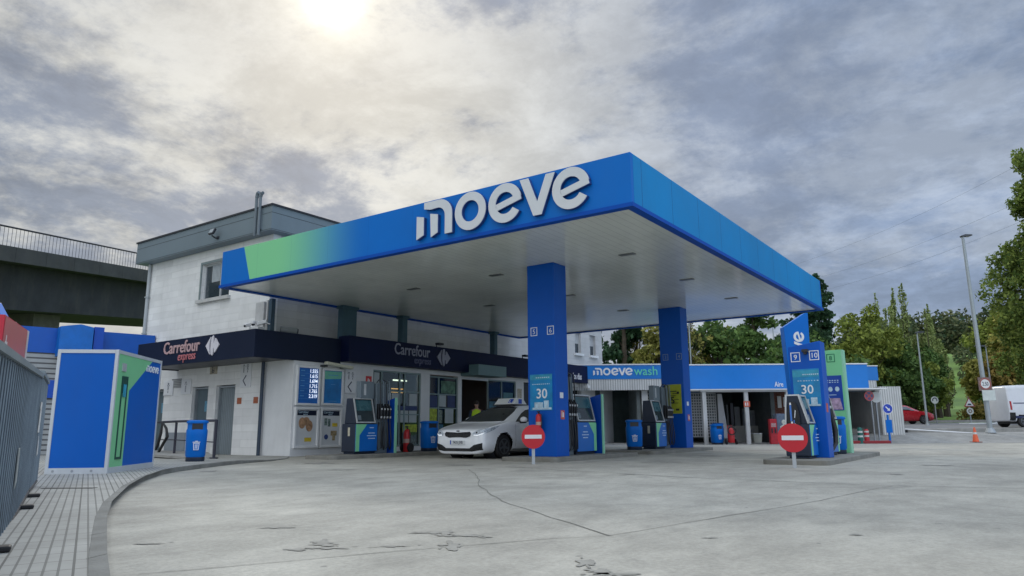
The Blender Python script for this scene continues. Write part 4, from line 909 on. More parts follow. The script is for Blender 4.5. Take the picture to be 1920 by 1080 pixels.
b0 = make_bin((-15.82, 9.62, .085), math.radians(60), 'blue litter bin on the pavement by the black railing')
b0.scale = (.88, .88, 1.0)
def db(loc, rz, label): c = dup(b0, loc, rz, label, 'blue litter bins'); c.scale = (1, 1, 1); return c
db((-10.35, 21.25, .1), math.radians(30), 'blue litter bin on the slab left of the pump with yellow poster behind')
db((-15.6, 17.4, .1), math.radians(70), 'blue litter bin against the shop windows beside the white car')
db((-4.15, 20.1, .1), math.radians(25), 'blue litter bin in front of the green panel pylon')
db(FR(9.45, 34.0, -.02), YAW+.3, 'blue litter bin between the white wash posts near the lattice')
db(FR(10.05, 35.9, .05), YAW, 'blue litter bin deeper in the dark wash bay behind the red hose reel')
# ================================================================ no entry signs
def noentry(loc, rz, r, h, label):
    t = thing('no_entry_sign', label, 'road sign', loc, rz, 'no entry signs')
    F = FY(0, 0, h)
    P(t, 'disc', MB(F).disc(0, 0, r, 0, .018, 40), mat('sign red', (.50, .008, .02), .35, var=.05))
    P(t, 'bar', MB(F).box(-r*.72, -.16*r, .019, r*.72, .16*r, .022), mat('sign white', (.72, .72, .74), .4, var=.03))
    P(t, 'post', MB().box(-.035, .002, 0, .035, .06, h+.1), mat('sign post', (.40, .43, .45), .5, var=.1))
    return t
noentry((-9.11, 13.62, 0), math.radians(34), .262, .60, 'red no entry sign in front of the wide column and white car')
noentry((-3.81, 14.72, 0), math.radians(16), .275, .57, 'red no entry sign in front of the pump at the 9 and 10 pylon')
# extinguisher hanging on column
def extinguisher(loc, rz, label, h=.5, r=.075):
    t = thing('fire_extinguisher', label, 'extinguisher', loc, rz)
    P(t, 'cylinder', MB().lathe([(r*.9, 0), (r, .02), (r, h*.72), (r*.8, h*.82), (r*.3, h*.88)], n=18), RED(), smooth=True)
    P(t, 'valve', MB().cyl((0, 0, h*.86), (0, 0, h), .02).box(-.02, -.06, h*.94, .02, .04, h), DARK())
    P(t, 'hose', MB().tube([(0, -.02, h*.93), (r*1.3, -.03, h*.85), (r*1.35, -.02, h*.4), (r*1.1, -.01, h*.2)], .012, 6), DARK(), smooth=True)
    P(t, 'label_band', MB().lathe([(r+.001, h*.35), (r+.001, h*.5)], n=18), mat('label cream', (.5, .35, .3), .5))
    return t
extinguisher((-9.93, 15.10, .68), 0, 'red fire extinguisher hanging on the column under the 30 poster', h=.52)
t = extinguisher((-15.75, 16.55, .1), 0, 'red wheeled extinguisher beside the pump near the shop windows', h=.78, r=.11)
P(t, 'wheel', MB().cyl((-.18, 0, .13), (-.13, 0, .13), .13, n=18), RUBBER()); P(t, 'wheel', MB().cyl((.13, 0, .13), (.18, 0, .13), .13, n=18), RUBBER())
# ================================================================ kiosk
KM_ = Vector((-12.64, 6.13, .085)); ku = Vector((-1.42, 1.55, 0)).normalized(); kn = Vector((ku.y, -ku.x, 0))
KZ = math.atan2(ku.y, ku.x)
t = thing('storage_kiosk', 'blue and white framed metal kiosk with green slot panel standing on the pavement', 'kiosk', KM_, KZ)
W_, D_, H_ = 2.13, .98, 2.07       # local: x along the right-hand face, +y behind... body on +y side
AF = mat('kiosk frame', (.55, .58, .60), .4, metal=.2, var=.06, dirt=.12)
# orientation: local +x = ku ; body lies toward -n
sgn = 1 if (Matrix.Rotation(-KZ, 3, 'Z') @ kn).y > 0 else -1      # outward normal of the long face in local y
by = -sgn
mb = MB(); e = .055
for (x, y) in ((0, 0), (W_-e, 0), (0, by*(D_-e)), (W_-e, by*(D_-e))): P(t, 'corner_post', MB().box(x, y, 0, x+e, y+by*e, H_), AF, bevel=.006)
for z0, z1 in ((.0, .10), (H_-.06, H_)):
    mb = MB()
    mb.box(e, by*.001, z0, W_-e, by*.05, z1); mb.box(e, by*(D_-.05), z0, W_-e, by*D_, z1)
    mb.box(.001, by*e, z0, .05, by*(D_-e), z1); mb.box(W_-.05, by*e, z0, W_-.001, by*(D_-e), z1)
    P(t, 'rail', mb, AF)
P(t, 'roof', MB().box(.05, by*.05, H_-.03, W_-.05, by*(D_-.05), H_-.01), AF)
KB = mat('kiosk blue', (.0, .105, .46), .5, spec=.25, var=.06, scale=.9, dirt=.05)
P(t, 'side_panel', MB().box(.012, by*e, .10, .03, by*(D_-e), H_-.06), KB)
P(t, 'side_panel', MB().box(W_-.03, by*e, .10, W_-.012, by*(D_-e), H_-.06), KB)
P(t, 'back_panel', MB().box(e, by*(D_-.03), .10, W_-e, by*(D_-.012), H_-.06), KB)
fp = P(t, 'front_panel', MB().box(e, by*.012, .10, W_-e, by*.03, H_-.06), KB)
if sgn > 0: F = WM((W_, -by*-.0, 0), (-1, 0, 0), (0, 1, 0)); fx = lambda a: W_-a
else: F = WM((0, -by*.0, 0), (1, 0, 0), (0, -1, 0)); fx = lambda a: a
F = F @ Matrix.Translation((0, 0, -.0115))
mb = MB(F); mb.prism([(fx(e), .1), (fx(.62), .1), (fx(.62), 1.40), (fx(1.62), H_-.06), (fx(e), H_-.06)], 0, .003); P(fp, 'green_shape', mb, mat('kiosk green', (.20, .55, .27), .45, var=.05))
mb = MB(F); a, b_ = fx(.26), fx(.52); rframe(mb, min(a, b_), .22, .26, 1.42, .04, .004, .014); mb.box(min(a, b_)+.04, 1.35, .004, max(a, b_)-.04, 1.6, .010); P(fp, 'slot_frame', mb, mat('dark green metal', (.01, .07, .05), .5))
P(fp, 'slot_notice', MB(F).box(fx(.33), 1.28, .015, fx(.45), 1.5, .02), TEAL())
P(fp, 'meter', MB(F).box(fx(.22), 1.72, .004, fx(.38), 1.86, .02), ALU())
mb = MB(F); moeve(mb, fx(1.34) if sgn < 0 else fx(2.0), 1.80, .118, .004, .008); P(fp, 'lettering', mb, GRAPHIC())
for k in range(3): P(t, 'vent_hole', MB().cyl((-.004, by*(.25+.3*k), .05), (.0005, by*(.25+.3*k), .05), .022), GREY())
# ================================================================ site fence (left)
fd = Vector((-.915, .403, 0)).normalized(); fn = Vector((fd.y, -fd.x, 0))
if fn.dot(Vector((0, 0, 0))-Vector((-8, 3, 0))) < 0: pass
fn = Vector((.403, .915, 0))       # towards the pavement
SHE = mat('fence sheet', (.10, .13, .155), .45, metal=.3, var=.35, scale=1.5, dirt=.3); RIB = mat('fence rib', (.30, .36, .40), .4, metal=.4, var=.2)
def fpanel(name, a, b_, z1, label, m):
    o = Vector((-6.15, 2.27, .09)); t = thing(name, label, 'fence', o+fd*a)
    M = WM(o+fd*a, -fd if False else fd, fn)       # X along the fence, Z towards the pavement
    L_ = b_-a; up_ = M.to_3x3() @ Vector((0, 1, 0)); s_ = 1 if up_.z > 0 else -1
    if a < 0:      # the nearer panel follows the falling ground
        kk = .036; e0 = Vector((-6.15, 2.27, 0))+fd*b_; Sh = Matrix.Identity(4); Sh[2][0] = kk*fd.x; Sh[2][1] = kk*fd.y; Sh[2][3] = -kk*(fd.x*e0.x+fd.y*e0.y); M = Sh @ M
    mb = MB(M); k = 0; x = 0; pr = []
    while x < L_-.01: pr += [(x, .0), (min(x+.10, L_), .0), (min(x+.115, L_), .03), (min(x+.165, L_), .03), (min(x+.18, L_), 0)]; x += .18
    vs = [(px, s_*.08, pz_) for px, pz_ in pr]+[(px, s_*z1, pz_) for px, pz_ in pr]+[(px, s_*.08, pz_-.012) for px, pz_ in pr]+[(px, s_*z1, pz_-.012) for px, pz_ in pr]; n = len(pr)
    mb.add(vs, [(i, i+1, n+i+1, n+i) for i in range(n-1)]+[(2*n+i, 3*n+i, 3*n+i+1, 2*n+i+1) for i in range(n-1)]+[(n+i, n+i+1, 3*n+i+1, 3*n+i) for i in range(n-1)])
    P(t, 'sheet', mb, m, True)
    mb = MB(M)
    x = .11
    while x < L_: mb.box(x, s_*.09, .03, x+.012, s_*(z1-.02), .036); x += .18
    P(t, 'rib_edges', mb, RIB, True)
    mb = MB(M); mb.box(-.0, s_*z1, -.03, L_, s_*(z1+.045), .05); P(t, 'top_rail', mb, mat('fence rail', (.22, .26, .27), .45, metal=.3), True)
    mb = MB(M); mb.box(0, s_*.05, -.02, L_, s_*.079, .04); P(t, 'bottom_rail', mb, DARK(), True)
    for px in (0.02, L_-.06): P(t, 'post', MB(M).box(px, 0, -.06, px+.05, s_*z1, -.014), RIB, True)
    return t, M, s_
t, M, s_ = fpanel('sheet_fence', -3.2, 2.9, 1.27, 'dark ribbed sheet metal fence panel along the pavement, the nearer one', SHE)
t2, M2, s2 = fpanel('sheet_fence', 2.96, 4.9, 1.31, 'dark ribbed sheet metal fence panel at the far end with white notices', SHE)
tag(P(None, 'paper_notice', MB(M2).box(.2, s2*.68, .04, .50, s2*1.02, .046), mat('white notice', (.62, .62, .58), .6, var=.4, scale=14)), 'torn white paper notice on the far fence panel, the upper one', 'notice')
tag(P(None, 'paper_notice', MB(M2).prism([(.62, s2*.64), (.80, s2*.44), (.6, s2*.42)], .04, .046), mat('white notice')), 'small pointed white paper scrap on the far fence panel, the lower one', 'notice')
tag(P(None, 'paper_notice', MB(M).prism([(3.42, s_*.66), (3.54, s_*.66), (3.58, s_*.40), (3.45, s_*.36)], .04, .046), mat('grey notice', (.35, .38, .36), .5)), 'grey paper strip on the nearer fence panel', 'notice')
for k, (a, lab) in enumerate([(1.6, 'black fence foot block on the tiles below the nearer panel'), (3.0, 'black fence foot block where the two panels meet'), (-1.2, 'black fence foot block nearest the camera')]):
    o = Vector((-6.15, 2.27, .09))+fd*a+fn*.10
    P(t, 'foot', MB(Matrix.Translation(o) @ Matrix.Rotation(math.atan2(fn.y, fn.x), 4, 'Z')).box(-.09, -.05, 0, .04, .05, .035), RUBBER(), True, bevel=.01)
# straw litter near fence
YL = mat('dry straw', (.42, .30, .08), .9, var=.3)
for k, (s, d, lab) in enumerate([(-7.35, 10.4, 'small heap of dry yellow leaves against the far fence panel'), (-8.0, 11.6, 'dry yellow leaves by the kiosk corner')]):
    mb = MB()
    for i in range(70):
        p = FR(s+random.gauss(0, .16), d+random.gauss(0, .2), .092+random.random()*.02); a = random.random()*6; l = random.uniform(.02, .05); q = Vector((math.cos(a), math.sin(a), random.uniform(-.2, .3)))*l; w = Vector((-math.sin(a), math.cos(a), 0))*.012
        mb.add([p-q-w, p+q-w, p+q+w, p-q+w], [(0, 1, 2, 3)])
    o = P(None, 'dry_leaves', mb, YL); o['kind'] = 'stuff'; 
# ================================================================ railing
RL = mat('railing black', (.02, .02, .035), .4, var=.15)
t = thing('railing', 'black steel railing by the toilets behind the litter bin', 'railing', (-19.9, 11.9, .04))
A, Bp, Z0 = Vector((-21.2, 12.2, .06)), Vector((-17.55, 11.2, .06)), Vector((-24.2, 13.0, .05))
P(t, 'top_rail', MB().tube([Z0+Vector((0, 0, 1.0)), A+Vector((0, 0, 1.0)), Bp+Vector((0, 0, .98))], .035, 8), RL, True, smooth=True)
P(t, 'middle_rail', MB().tube([Z0+Vector((0, 0, .45)), A+Vector((0, 0, .45)), Bp+Vector((0, 0, .42))], .016, 6), RL, True, smooth=True)
for q in (Z0, A, Bp): P(t, 'post', MB().cyl(q, q+Vector((0, 0, 1.0)), .038, n=8).cyl(q, q+Vector((0, 0, .03)), .11, n=12), RL, True)
t = thing('hose_coil', 'black hose hanging in a loop on the railing beside the kiosk', 'hose', (-22.6, 12.5, .1))
P(t, 'hose', MB().tube([(-22.35, 12.42, 1.02), (-22.1, 12.4, .85), (-22.0, 12.4, .6), (-22.2, 12.4, .4), (-22.5, 12.45, .15), (-22.6, 12.45, .06)], [.03, .04, .045, .045, .04, .03], 8), RUBBER(), True, smooth=True)
P(t, 'second_loop', MB().tube([(-22.45, 12.45, 1.02), (-22.4, 12.4, .7), (-22.5, 12.4, .4), (-22.7, 12.45, .2)], [.03, .045, .045, .03], 8), RUBBER(), True, smooth=True)
# ================================================================ cars
def crom(p, t):
    n = len(p)-1; x = max(0, min(n-1e-9, t)); i = int(x); f = x-i
    a, b, c, d = p[max(i-1, 0)], p[i], p[min(i+1, n)], p[min(i+2, n)]
    return .5*((2*b)+(-a+c)*f+(2*a-5*b+4*c-d)*f*f+(-a+3*b-3*c+d)*f**3)
def car_skin(st, nu=90, nv=30):
    """stations (y, zb, wb, wmid, wbelt, zbelt, wtop, ztop) front to rear -> one closed skin, x half widths mirrored"""
    S = np.array(st, float); verts = []; n = len(S)
    for i in range(nu+1):
        q = crom(S, (n-1)*i/nu); y, zb, wb, wm, wl, zl, wt, zt = q
        ring = np.array([(0, zb), (wb*.6, zb), (wb, zb+.03), (wm*.99, zb+(zl-zb)*.30), (wm, zb+(zl-zb)*.62), (wl, zl), (wl*.5+wt*.5, zl*.5+zt*.5-.0+.02*(zt-zl)), (wt, zt-.045*(min(1, (zt-zl)*3)+.25)), (wt*.62, zt-.008), (0, zt)])
        pts = [crom(ring, (len(ring)-1)*j/nv) for j in range(nv+1)]
        row = [(p[0], y, p[1]) for p in pts]+[(-p[0], y, p[1]) for p in pts[-2:0:-1]]
        verts.append(row)
    m = len(verts[0]); V = [p for r in verts for p in r]
    Fc = [(i*m+j, (i+1)*m+j, (i+1)*m+(j+1) % m, i*m+(j+1) % m) for i in range(nu) for j in range(m)]
    Fc += [tuple(range(m)), tuple(range(nu*m, nu*m+m))[::-1]]
    return V, Fc
def tree_of(V, Fc): return BVHTree.FromPolygons([Vector(v) for v in V], Fc)
def patch(bvh, poly, axis, off=.006, seg=.05, flat=None):
    """poly: 2-D outline projected along axis onto the skin: 'front' (x,z) from -y, 'side+'/'side-' (y,z), 'back', 'top' (x,y)"""
    bm = bmesh.new(); vs = [bm.verts.new((a, b, 0)) for a, b in poly]; bm.faces.new(vs)
    for _ in range(7):
        es = [e for e in bm.edges if e.calc_length() > seg]
        if not es: break
        bmesh.ops.subdivide_edges(bm, edges=es, cuts=1); bmesh.ops.triangulate(bm, faces=bm.faces[:])
    D = {'front': ((0, 1, 0), lambda a, b: (a, -5, b)), 'back': ((0, -1, 0), lambda a, b: (a, 9, b)), 'side+': ((-1, 0, 0), lambda a, b: (5, a, b)), 'side-': ((1, 0, 0), lambda a, b: (-5, a, b)), 'top': ((0, 0, -1), lambda a, b: (a, b, 5))}[axis]
    d = Vector(D[0]); last = 0; V = []
    for v in bm.verts:
        o = Vector(D[1](v.co.x, v.co.y)); h = bvh.ray_cast(o, d)
        if h[0] is None: p = None
        else:
            nrm = h[1] if h[1].dot(d) < 0 else -h[1]; p = h[0]+nrm*off*.6-d*off*.6
        V.append((o, p))
    ds = [(p-o).dot(d) for o, p in V if p is not None]; md = sum(ds)/len(ds) if ds else 0
    V = [p if p is not None else o+d*md for o, p in V]
    bm.verts.index_update(); Fc = [tuple(v.index for v in f.verts) for f in bm.faces]; bm.free()
    mb = MB(); mb.add(V, Fc); return mb
def wheel(root, x, y, r, w, side, rim=True):
    t = P(root, 'wheel', MB().add(*(lambda q: (q.v, q.f))(MB(Matrix.Translation((x, y, r)) @ Matrix.Rotation(PI/2, 4, 'Y')).lathe([(r*.62, -w/2), (r*.93, -w/2), (r, -w/2+.03), (r, w/2-.03), (r*.93, w/2), (r*.62, w/2)], n=32))), RUBBER(), smooth=True)
    sx = 1 if side > 0 else -1; xo = x+sx*(w/2+.002)
    M = Matrix.Translation((xo, y, r)) @ Matrix.Rotation(PI/2 if sx > 0 else -PI/2, 4, 'Y')
    P(t, 'rim', MB(M).ring(0, 0, r*.66, r*.57, -.02, .012, n=32), mat('dark alloy', (.12, .13, .14), .35, metal=.6))
    P(t, 'rim_back', MB(M).disc(0, 0, r*.57, -.05, -.03, 28), DARK())
    mb = MB(M); mb.disc(0, 0, r*.13, -.02, .012, 14)
    for k in range(5):
        a = 2*PI*k/5; c, s = math.cos(a), math.sin(a); q = [(r*.1, -.035), (r*.58, -.022), (r*.58, .022), (r*.1, .035)]
        mb.prism([(u*c-v*s, u*s+v*c) for u, v in q], -.018, .008)
    P(t, 'spokes', mb, mat('dark alloy', (.12, .13, .14), .35, metal=.6)); return t
CG = mat('car glass', (.008, .012, .018), .04, var=.1, spec=.8, coat=.5); CARW = mat('white car paint', (.86, .88, .90), .2, var=.0, coat=.8)
BLK = mat('gloss black trim', (.01, .011, .013), .25); CHR = mat('chrome trim', (.6, .62, .64), .15, metal=.9)
LNS = mat('headlamp lens', (.45, .50, .55), .08, var=.5, scale=20, spec=.8); DRL = mat('daylight strip', (.9, .93, .95), .2, var=.02, emit=(.9, .95, 1), es=.35)
def drop_wheel_faces(V, Fc, arches):
    out = []
    for f in Fc:
        c = [sum(V[i][k] for i in f)/len(f) for k in range(3)]
        if len(f) == 4 and abs(c[0]) > .5 and any((c[1]-ay)**2+(c[2]-r)**2 < ar*ar for ay, r, ar in arches): continue
        out.append(f)
    return out
# ---- white hatchback under the canopy
ST = [(0.00, .18, .44, .60, .54, .60, .42, .68), (.03, .13, .62, .74, .70, .68, .54, .745), (.12, .12, .70, .83, .81, .73, .64, .79), (.34, .13, .74, .875, .86, .80, .68, .845), (.64, .14, .77, .89, .875, .86, .69, .905),
      (.88, .15, .78, .89, .88, .90, .69, .965), (1.36, .16, .78, .89, .87, .94, .61, 1.20), (1.95, .16, .78, .89, .865, .955, .565, 1.405), (2.45, .16, .78, .89, .86, .965, .56, 1.455), (3.1, .16, .78, .89, .855, .98, .55, 1.45),
      (3.65, .17, .77, .885, .845, .99, .53, 1.385), (4.0, .20, .74, .87, .83, .99, .50, 1.22), (4.22, .26, .68, .83, .78, .96, .52, 1.04), (4.30, .34, .58, .76, .68, .85, .50, .92)]
V, Fc = car_skin(ST, 220, 64); AR = [(.88, .315, .375), (3.53, .315, .375)]
bv = tree_of(V, Fc)
car = thing('white_hatchback', 'white driving school hatchback with a roof sign parked under the canopy', 'car', (-12.50, 15.08, 0), math.radians(-2))
mb = MB(); mb.add(V, drop_wheel_faces(V, Fc, AR)); P(car, 'body', mb, CARW, smooth=True)
for s in (1, -1):
    for (ay, r, ar) in AR:
        mb = MB(Matrix.Translation((s*.70, ay, r)) @ Matrix.Rotation(PI/2, 4, 'Y')); mb.ring(0, 0, .40, .365, -.16*1, .17, a0=0, a1=2*PI, n=40)
        mb = MB(Matrix.Translation((s*.60, ay, r)) @ Matrix.Rotation(PI/2, 4, 'Y')); mb.ring(0, 0, .385, .37, -.18, .18, n=40); P(car, 'wheel_arch', mb, DARK())
        wheel(car, s*.775, ay, r, .20, s)
        P(car, 'arch_liner', MB().box(s*.3, ay-.36, .16, s*.42, ay+.36, .68), DARK())
def C2(root, name, poly, ax, m, off=.006, mirror=False, seg=.06, par=None):
    o = P(par or root, name, patch(bv, poly, ax, off, seg), m, smooth=True); return o
C2(car, 'windscreen', [(-.755, .985), (-.60, 1.27), (-.51, 1.385), (-.25, 1.405), (.25, 1.405), (.51, 1.385), (.60, 1.27), (.755, .985), (.4, .975), (0, .972), (-.4, .975)], 'front', CG)
C2(car, 'grille', [(-.47, .66), (-.42, .705), (-.2, .695), (0, .685), (.2, .695), (.42, .705), (.47, .66), (.44, .59), (.30, .55), (.12, .56), (0, .565), (-.12, .56), (-.30, .55), (-.44, .59)], 'front', BLK, .008)
C2(car, 'lower_intake', [(-.80, .42), (-.79, .24), (-.5, .20), (.5, .20), (.79, .24), (.80, .42), (.55, .36), (.42, .28), (-.42, .28), (-.55, .36)], 'front', BLK, .008)
C2(car, 'badge', [(-.07, .722), (-.04, .736), (.04, .736), (.07, .722), (.04, .709), (-.04, .709)], 'front', BLK, .010)
for s in (1, -1):
    hl = C2(car, 'headlight', [(s*.53, .60), (s*.51, .665), (s*.60, .725), (s*.72, .765), (s*.84, .80), (s*.85, .73), (s*.81, .645), (s*.68, .59)], 'front', LNS, .008)
    P(hl, 'headlamp_tail', patch(bv, [(.10, .74), (.42, .825), (.70, .865), (.40, .74), (.12, .655)], 'side+' if s > 0 else 'side-', .008), LNS, smooth=True)
    P(hl, 'light_strip', patch(bv, [(s*.55, .605), (s*.68, .594), (s*.80, .64), (s*.84, .70), (s*.80, .672), (s*.68, .624), (s*.57, .635)], 'front', .013), DRL, smooth=True)
    P(hl, 'lamp_units', patch(bv, [(s*.62, .69), (s*.66, .71), (s*.68, .67), (s*.63, .655)], 'front', .011), BLK, smooth=True)
    C2(car, 'side_window', [(1.40, .965), (1.88, 1.20), (2.15, 1.30), (2.45, 1.34), (3.0, 1.335), (3.4, 1.28), (3.62, 1.16), (3.66, 1.03), (3.0, .995), (2.2, .97)], 'side+' if s > 0 else 'side-', CG)
    C2(car, 'window_pillar', [(2.50, .98), (2.46, 1.34), (2.53, 1.34), (2.57, .985)], 'side+' if s > 0 else 'side-', BLK, .010)
    C2(car, 'sill_trim', [(1.30, .20), (1.30, .25), (3.1, .25), (3.1, .20)], 'side+' if s > 0 else 'side-', mat('sill grey', (.25, .26, .27), .5), .006)
    dr = C2(car, 'door_seam', [(1.38, .3), (1.37, .9), (1.378, .9), (1.388, .3)], 'side+' if s > 0 else 'side-', DARK(), .004)
    C2(car, 'door_seam', [(2.50, .26), (2.52, .96), (2.528, .96), (2.508, .26)], 'side+' if s > 0 else 'side-', DARK(), .004)
    C2(car, 'door_handle', [(2.25, .80), (2.25, .835), (2.43, .84), (2.43, .81)], 'side+' if s > 0 else 'side-', CHR, .02)
    C2(car, 'rear_light', [(s*.5, .80), (s*.74, .78), (s*.74, .92), (s*.5, .92)], 'back', mat('tail lamp red', (.35, .01, .01), .2), .008)
    mr_ = P(car, 'wing_mirror', MB().ball((s*1.0, 1.60, 1.02), .12, .07, .085, 14, 10), CARW, smooth=True)
    P(mr_, 'mirror_foot', MB().tube([(s*.86, 1.62, .955), (s*.96, 1.61, .965)], [.03, .04], 8).ball((s*1.0, 1.60, .955), .105, .06, .03), BLK)
C2(car, 'rear_window', [(-.55, 1.08), (-.45, 1.30), (.45, 1.30), (.55, 1.08)], 'back', CG)
C2(car, 'bonnet_seam', [(-.74, .3), (-.745, 1.0), (-.738, 1.0), (-.733, .3)], 'top', DARK(), .003); C2(car, 'bonnet_seam', [(.74, .3), (.745, 1.0), (.738, 1.0), (.733, .3)], 'top', DARK(), .003)
pl = P(car, 'number_plate', MB(FY(0, -.012, 0)).box(-.26, .37, 0, .26, .48, .012), mat('plate white', (.68, .7, .7), .4, var=.03))
P(pl, 'plate_band', MB(FY(0, -.012, 0)).box(-.258, .377, .0125, -.218, .483, .014), mat('plate blue', (.01, .06, .4), .4))
text(pl, 'plate_text', '7435 JXB', FY(0, -.024, 0), .02, .397, .10, INK, .003, 'CENTER', world=False, sx=.92)
P(car, 'underbody', MB().box(-.70, .25, .14, .70, 4.1, .24), DARK())
rs = P(car, 'roof_sign', MB().prism_ax([(-.42, 1.475), (.42, 1.475), (.16, 1.60), (.06, 1.66), (-.06, 1.66), (-.20, 1.60)][0:0] or [(2.0, 1.475), (2.62, 1.475), (2.42, 1.65), (2.20, 1.65)], 'x', -.36, .36), mat('roof sign white', (.72, .74, .72), .4, var=.04))
P(rs, 'sign_base', MB().box(-.38, 1.95, 1.44, .38, 2.67, 1.474), DARK())
FS = WM((0, 1.999, 1.477), (1, 0, 0), Vector((0, -.205, .20)))
P(rs, 'learner_square', MB(FS).box(.12, .05, .001, .26, .20, .004), mat('learner blue', (.01, .07, .5), .4)); P(rs, 'learner_square', MB(FX(.3601, 0, 0)).box(2.22, 1.49, .0, 2.38, 1.62, .004), mat('learner blue'))
text(rs, 'learner_letter', 'L', FS, .14, .06, .16, GRAPHIC(), .006, world=False)
# ---- simple delivery van and a red car far right
def other_car(name, label, cat, loc, rz, ST, paint, patches, wheels, r, group=None, hw=.80):
    global bv
    V, Fc = car_skin(ST, 70, 24); b2 = tree_of(V, Fc); t = thing(name, label, cat, loc, rz)
    P(t, 'body', MB().add(V, drop_wheel_faces(V, Fc, [(a, r, r+.06) for a in wheels])), paint, smooth=True)
    for nm, poly, ax, m_, off in patches: P(t, nm, patch(b2, poly, ax, off, .12), m_, smooth=True)
    for s in (1, -1):
        for a in wheels: wheel(t, s*hw, a, r, .22, s); P(t, 'arch_liner', MB().box(s*.35, a-.4, .25, s*.5, a+.4, .8), DARK())
    P(t, 'underbody', MB().box(-.75, .5, .2, .75, ST[-1][0]-.4, .35), DARK())
    return t
VS = [(0, .45, .6, .80, .80, .95, .6, 1.0), (.08, .36, .8, .93, .92, 1.05, .68, 1.12), (.5, .34, .86, .97, .96, 1.15, .72, 1.28), (.95, .34, .9, .98, .96, 1.2, .74, 1.75), (1.5, .34, .9, .99, .95, 1.3, .80, 2.28), (2.0, .34, .9, .99, .95, 1.5, .84, 2.42), (3.5, .34, .9, .99, .95, 1.6, .86, 2.46), (5.0, .34, .9, .99, .95, 1.6, .86, 2.44), (5.5, .36, .9, .98, .94, 1.6, .85, 2.38), (5.58, .42, .84, .93, .90, 1.5, .78, 2.2)]
vanp = [('windscreen', [(-.7, 1.32), (-.62, 2.1), (.62, 2.1), (.7, 1.32)], 'front', CG, .01)]
for s, ax in ((1, 'side+'), (-1, 'side-')):
    vanp += [('side_window', [(1.15, 1.35), (1.5, 2.0), (2.1, 2.05), (2.15, 1.35)], ax, CG, .01), ('rub_strip', [(1.2, .52), (1.2, .66), (5.4, .66), (5.4, .52)], ax, mat('van trim navy', (.02, .03, .10), .5), .012), ('slide_rail', [(3.0, 1.36), (3.0, 1.41), (5.3, 1.41), (5.3, 1.36)], ax, mat('van trim navy'), .012), ('rear_light', [(5.40, 1.0), (5.40, 1.5), (5.5, 1.5), (5.5, 1.0)], ax, mat('tail lamp red'), .012), ('rear_bumper', [(5.25, .38), (5.25, .85), (5.56, .85), (5.56, .40)], ax, BLK, .014)]
# van drives to the right, its tail at the left edge (rear at small across)
other_car('delivery_van', 'white high roof delivery van with dark rub strip cut by the right edge', 'van', FR(34.4, 43.3, .665), YAW+PI/2+.0, VS, mat('van white', (.66, .68, .72), .35, var=.04, coat=.3, dirt=.08), vanp, (1.1, 4.75), .36, hw=.86)
RS = [(0, .35, .5, .6, .55, .65, .4, .70), (.06, .25, .65, .8, .75, .72, .55, .78), (.5, .2, .75, .88, .85, .85, .65, .92), (1.1, .2, .78, .9, .88, .93, .68, 1.02), (1.6, .2, .78, .9, .87, .97, .6, 1.28), (2.0, .2, .78, .9, .87, .98, .58, 1.42), (3.0, .2, .78, .9, .86, 1.0, .56, 1.44), (3.6, .2, .78, .88, .85, 1.0, .54, 1.3), (4.0, .25, .7, .85, .8, .98, .5, 1.08), (4.15, .35, .6, .76, .7, .85, .5, .95)]
rp = [('windscreen', [(-.66, 1.06), (-.5, 1.36), (.5, 1.36), (.66, 1.06)], 'front', CG, .01)]
for ax in ('side+', 'side-'): rp += [('side_window', [(1.5, 1.0), (2.0, 1.3), (3.2, 1.32), (3.6, 1.05)], ax, CG, .01)]
for s in (1, -1): rp += [('headlight', [(s*.5, .66), (s*.5, .74), (s*.78, .78), (s*.78, .68)], 'front', LNS, .01)]
other_car('red_car', 'red hatchback passing on the road behind the white wash panel', 'car', FR(32.0, 56.2, .925), YAW+PI/2, RS, mat('red car paint', (.38, .01, .02), .25, var=.04, coat=.6), rp, (.85, 3.3), .32)
# ================================================================ person in hi-vis by the shop door
def skin_body(root, name, joints, edges, m, sub=2):
    me = bpy.data.meshes.new(name); me.from_pydata([j[0] for j in joints], edges, []); o = link(bpy.data.objects.new(name, me), root)
    md = o.modifiers.new('s', 'SKIN'); 
    for i, j in enumerate(joints): me.skin_vertices[0].data[i].radius = (j[1], j[2] if len(j) > 2 else j[1])
    me.skin_vertices[0].data[0].use_root = True
    s = o.modifiers.new('sub', 'SUBSURF'); s.levels = sub; s.render_levels = sub
    md.use_smooth_shade = True; me.materials.append(m); return o
pt = thing('person', 'person in a yellow high visibility vest standing behind the white car', 'person', (-16.45, 20.9, .0), math.radians(35))
SK = mat('skin', (.42, .25, .18), .6, var=.05); TR = mat('navy trousers', (.02, .03, .06), .8); HV = mat('yellow vest cloth', (.50, .72, .03), .7, var=.1)
J = [((0, 0, .95), .15, .11), ((0, 0, 1.12), .14, .10), ((0, -.01, 1.33), .17, .11), ((0, 0, 1.44), .10, .08), ((0, -.01, 1.52), .05), ((0, -.03, 1.60), .075, .09), ((0, -.03, 1.70), .07, .085),
     ((.09, 0, .88), .09), ((.10, -.01, .50), .06), ((.11, .02, .09), .042), ((.11, -.10, .03), .035), ((-.09, 0, .88), .09), ((-.10, -.02, .50), .06), ((-.11, .01, .09), .042), ((-.11, -.11, .03), .035),
     ((.19, 0, 1.40), .058), ((.24, .01, 1.13), .042), ((.22, -.10, .92), .032), ((.21, -.15, .85), .035), ((-.19, 0, 1.40), .058), ((-.24, .01, 1.13), .042), ((-.22, -.10, .92), .032), ((-.21, -.15, .85), .035)]
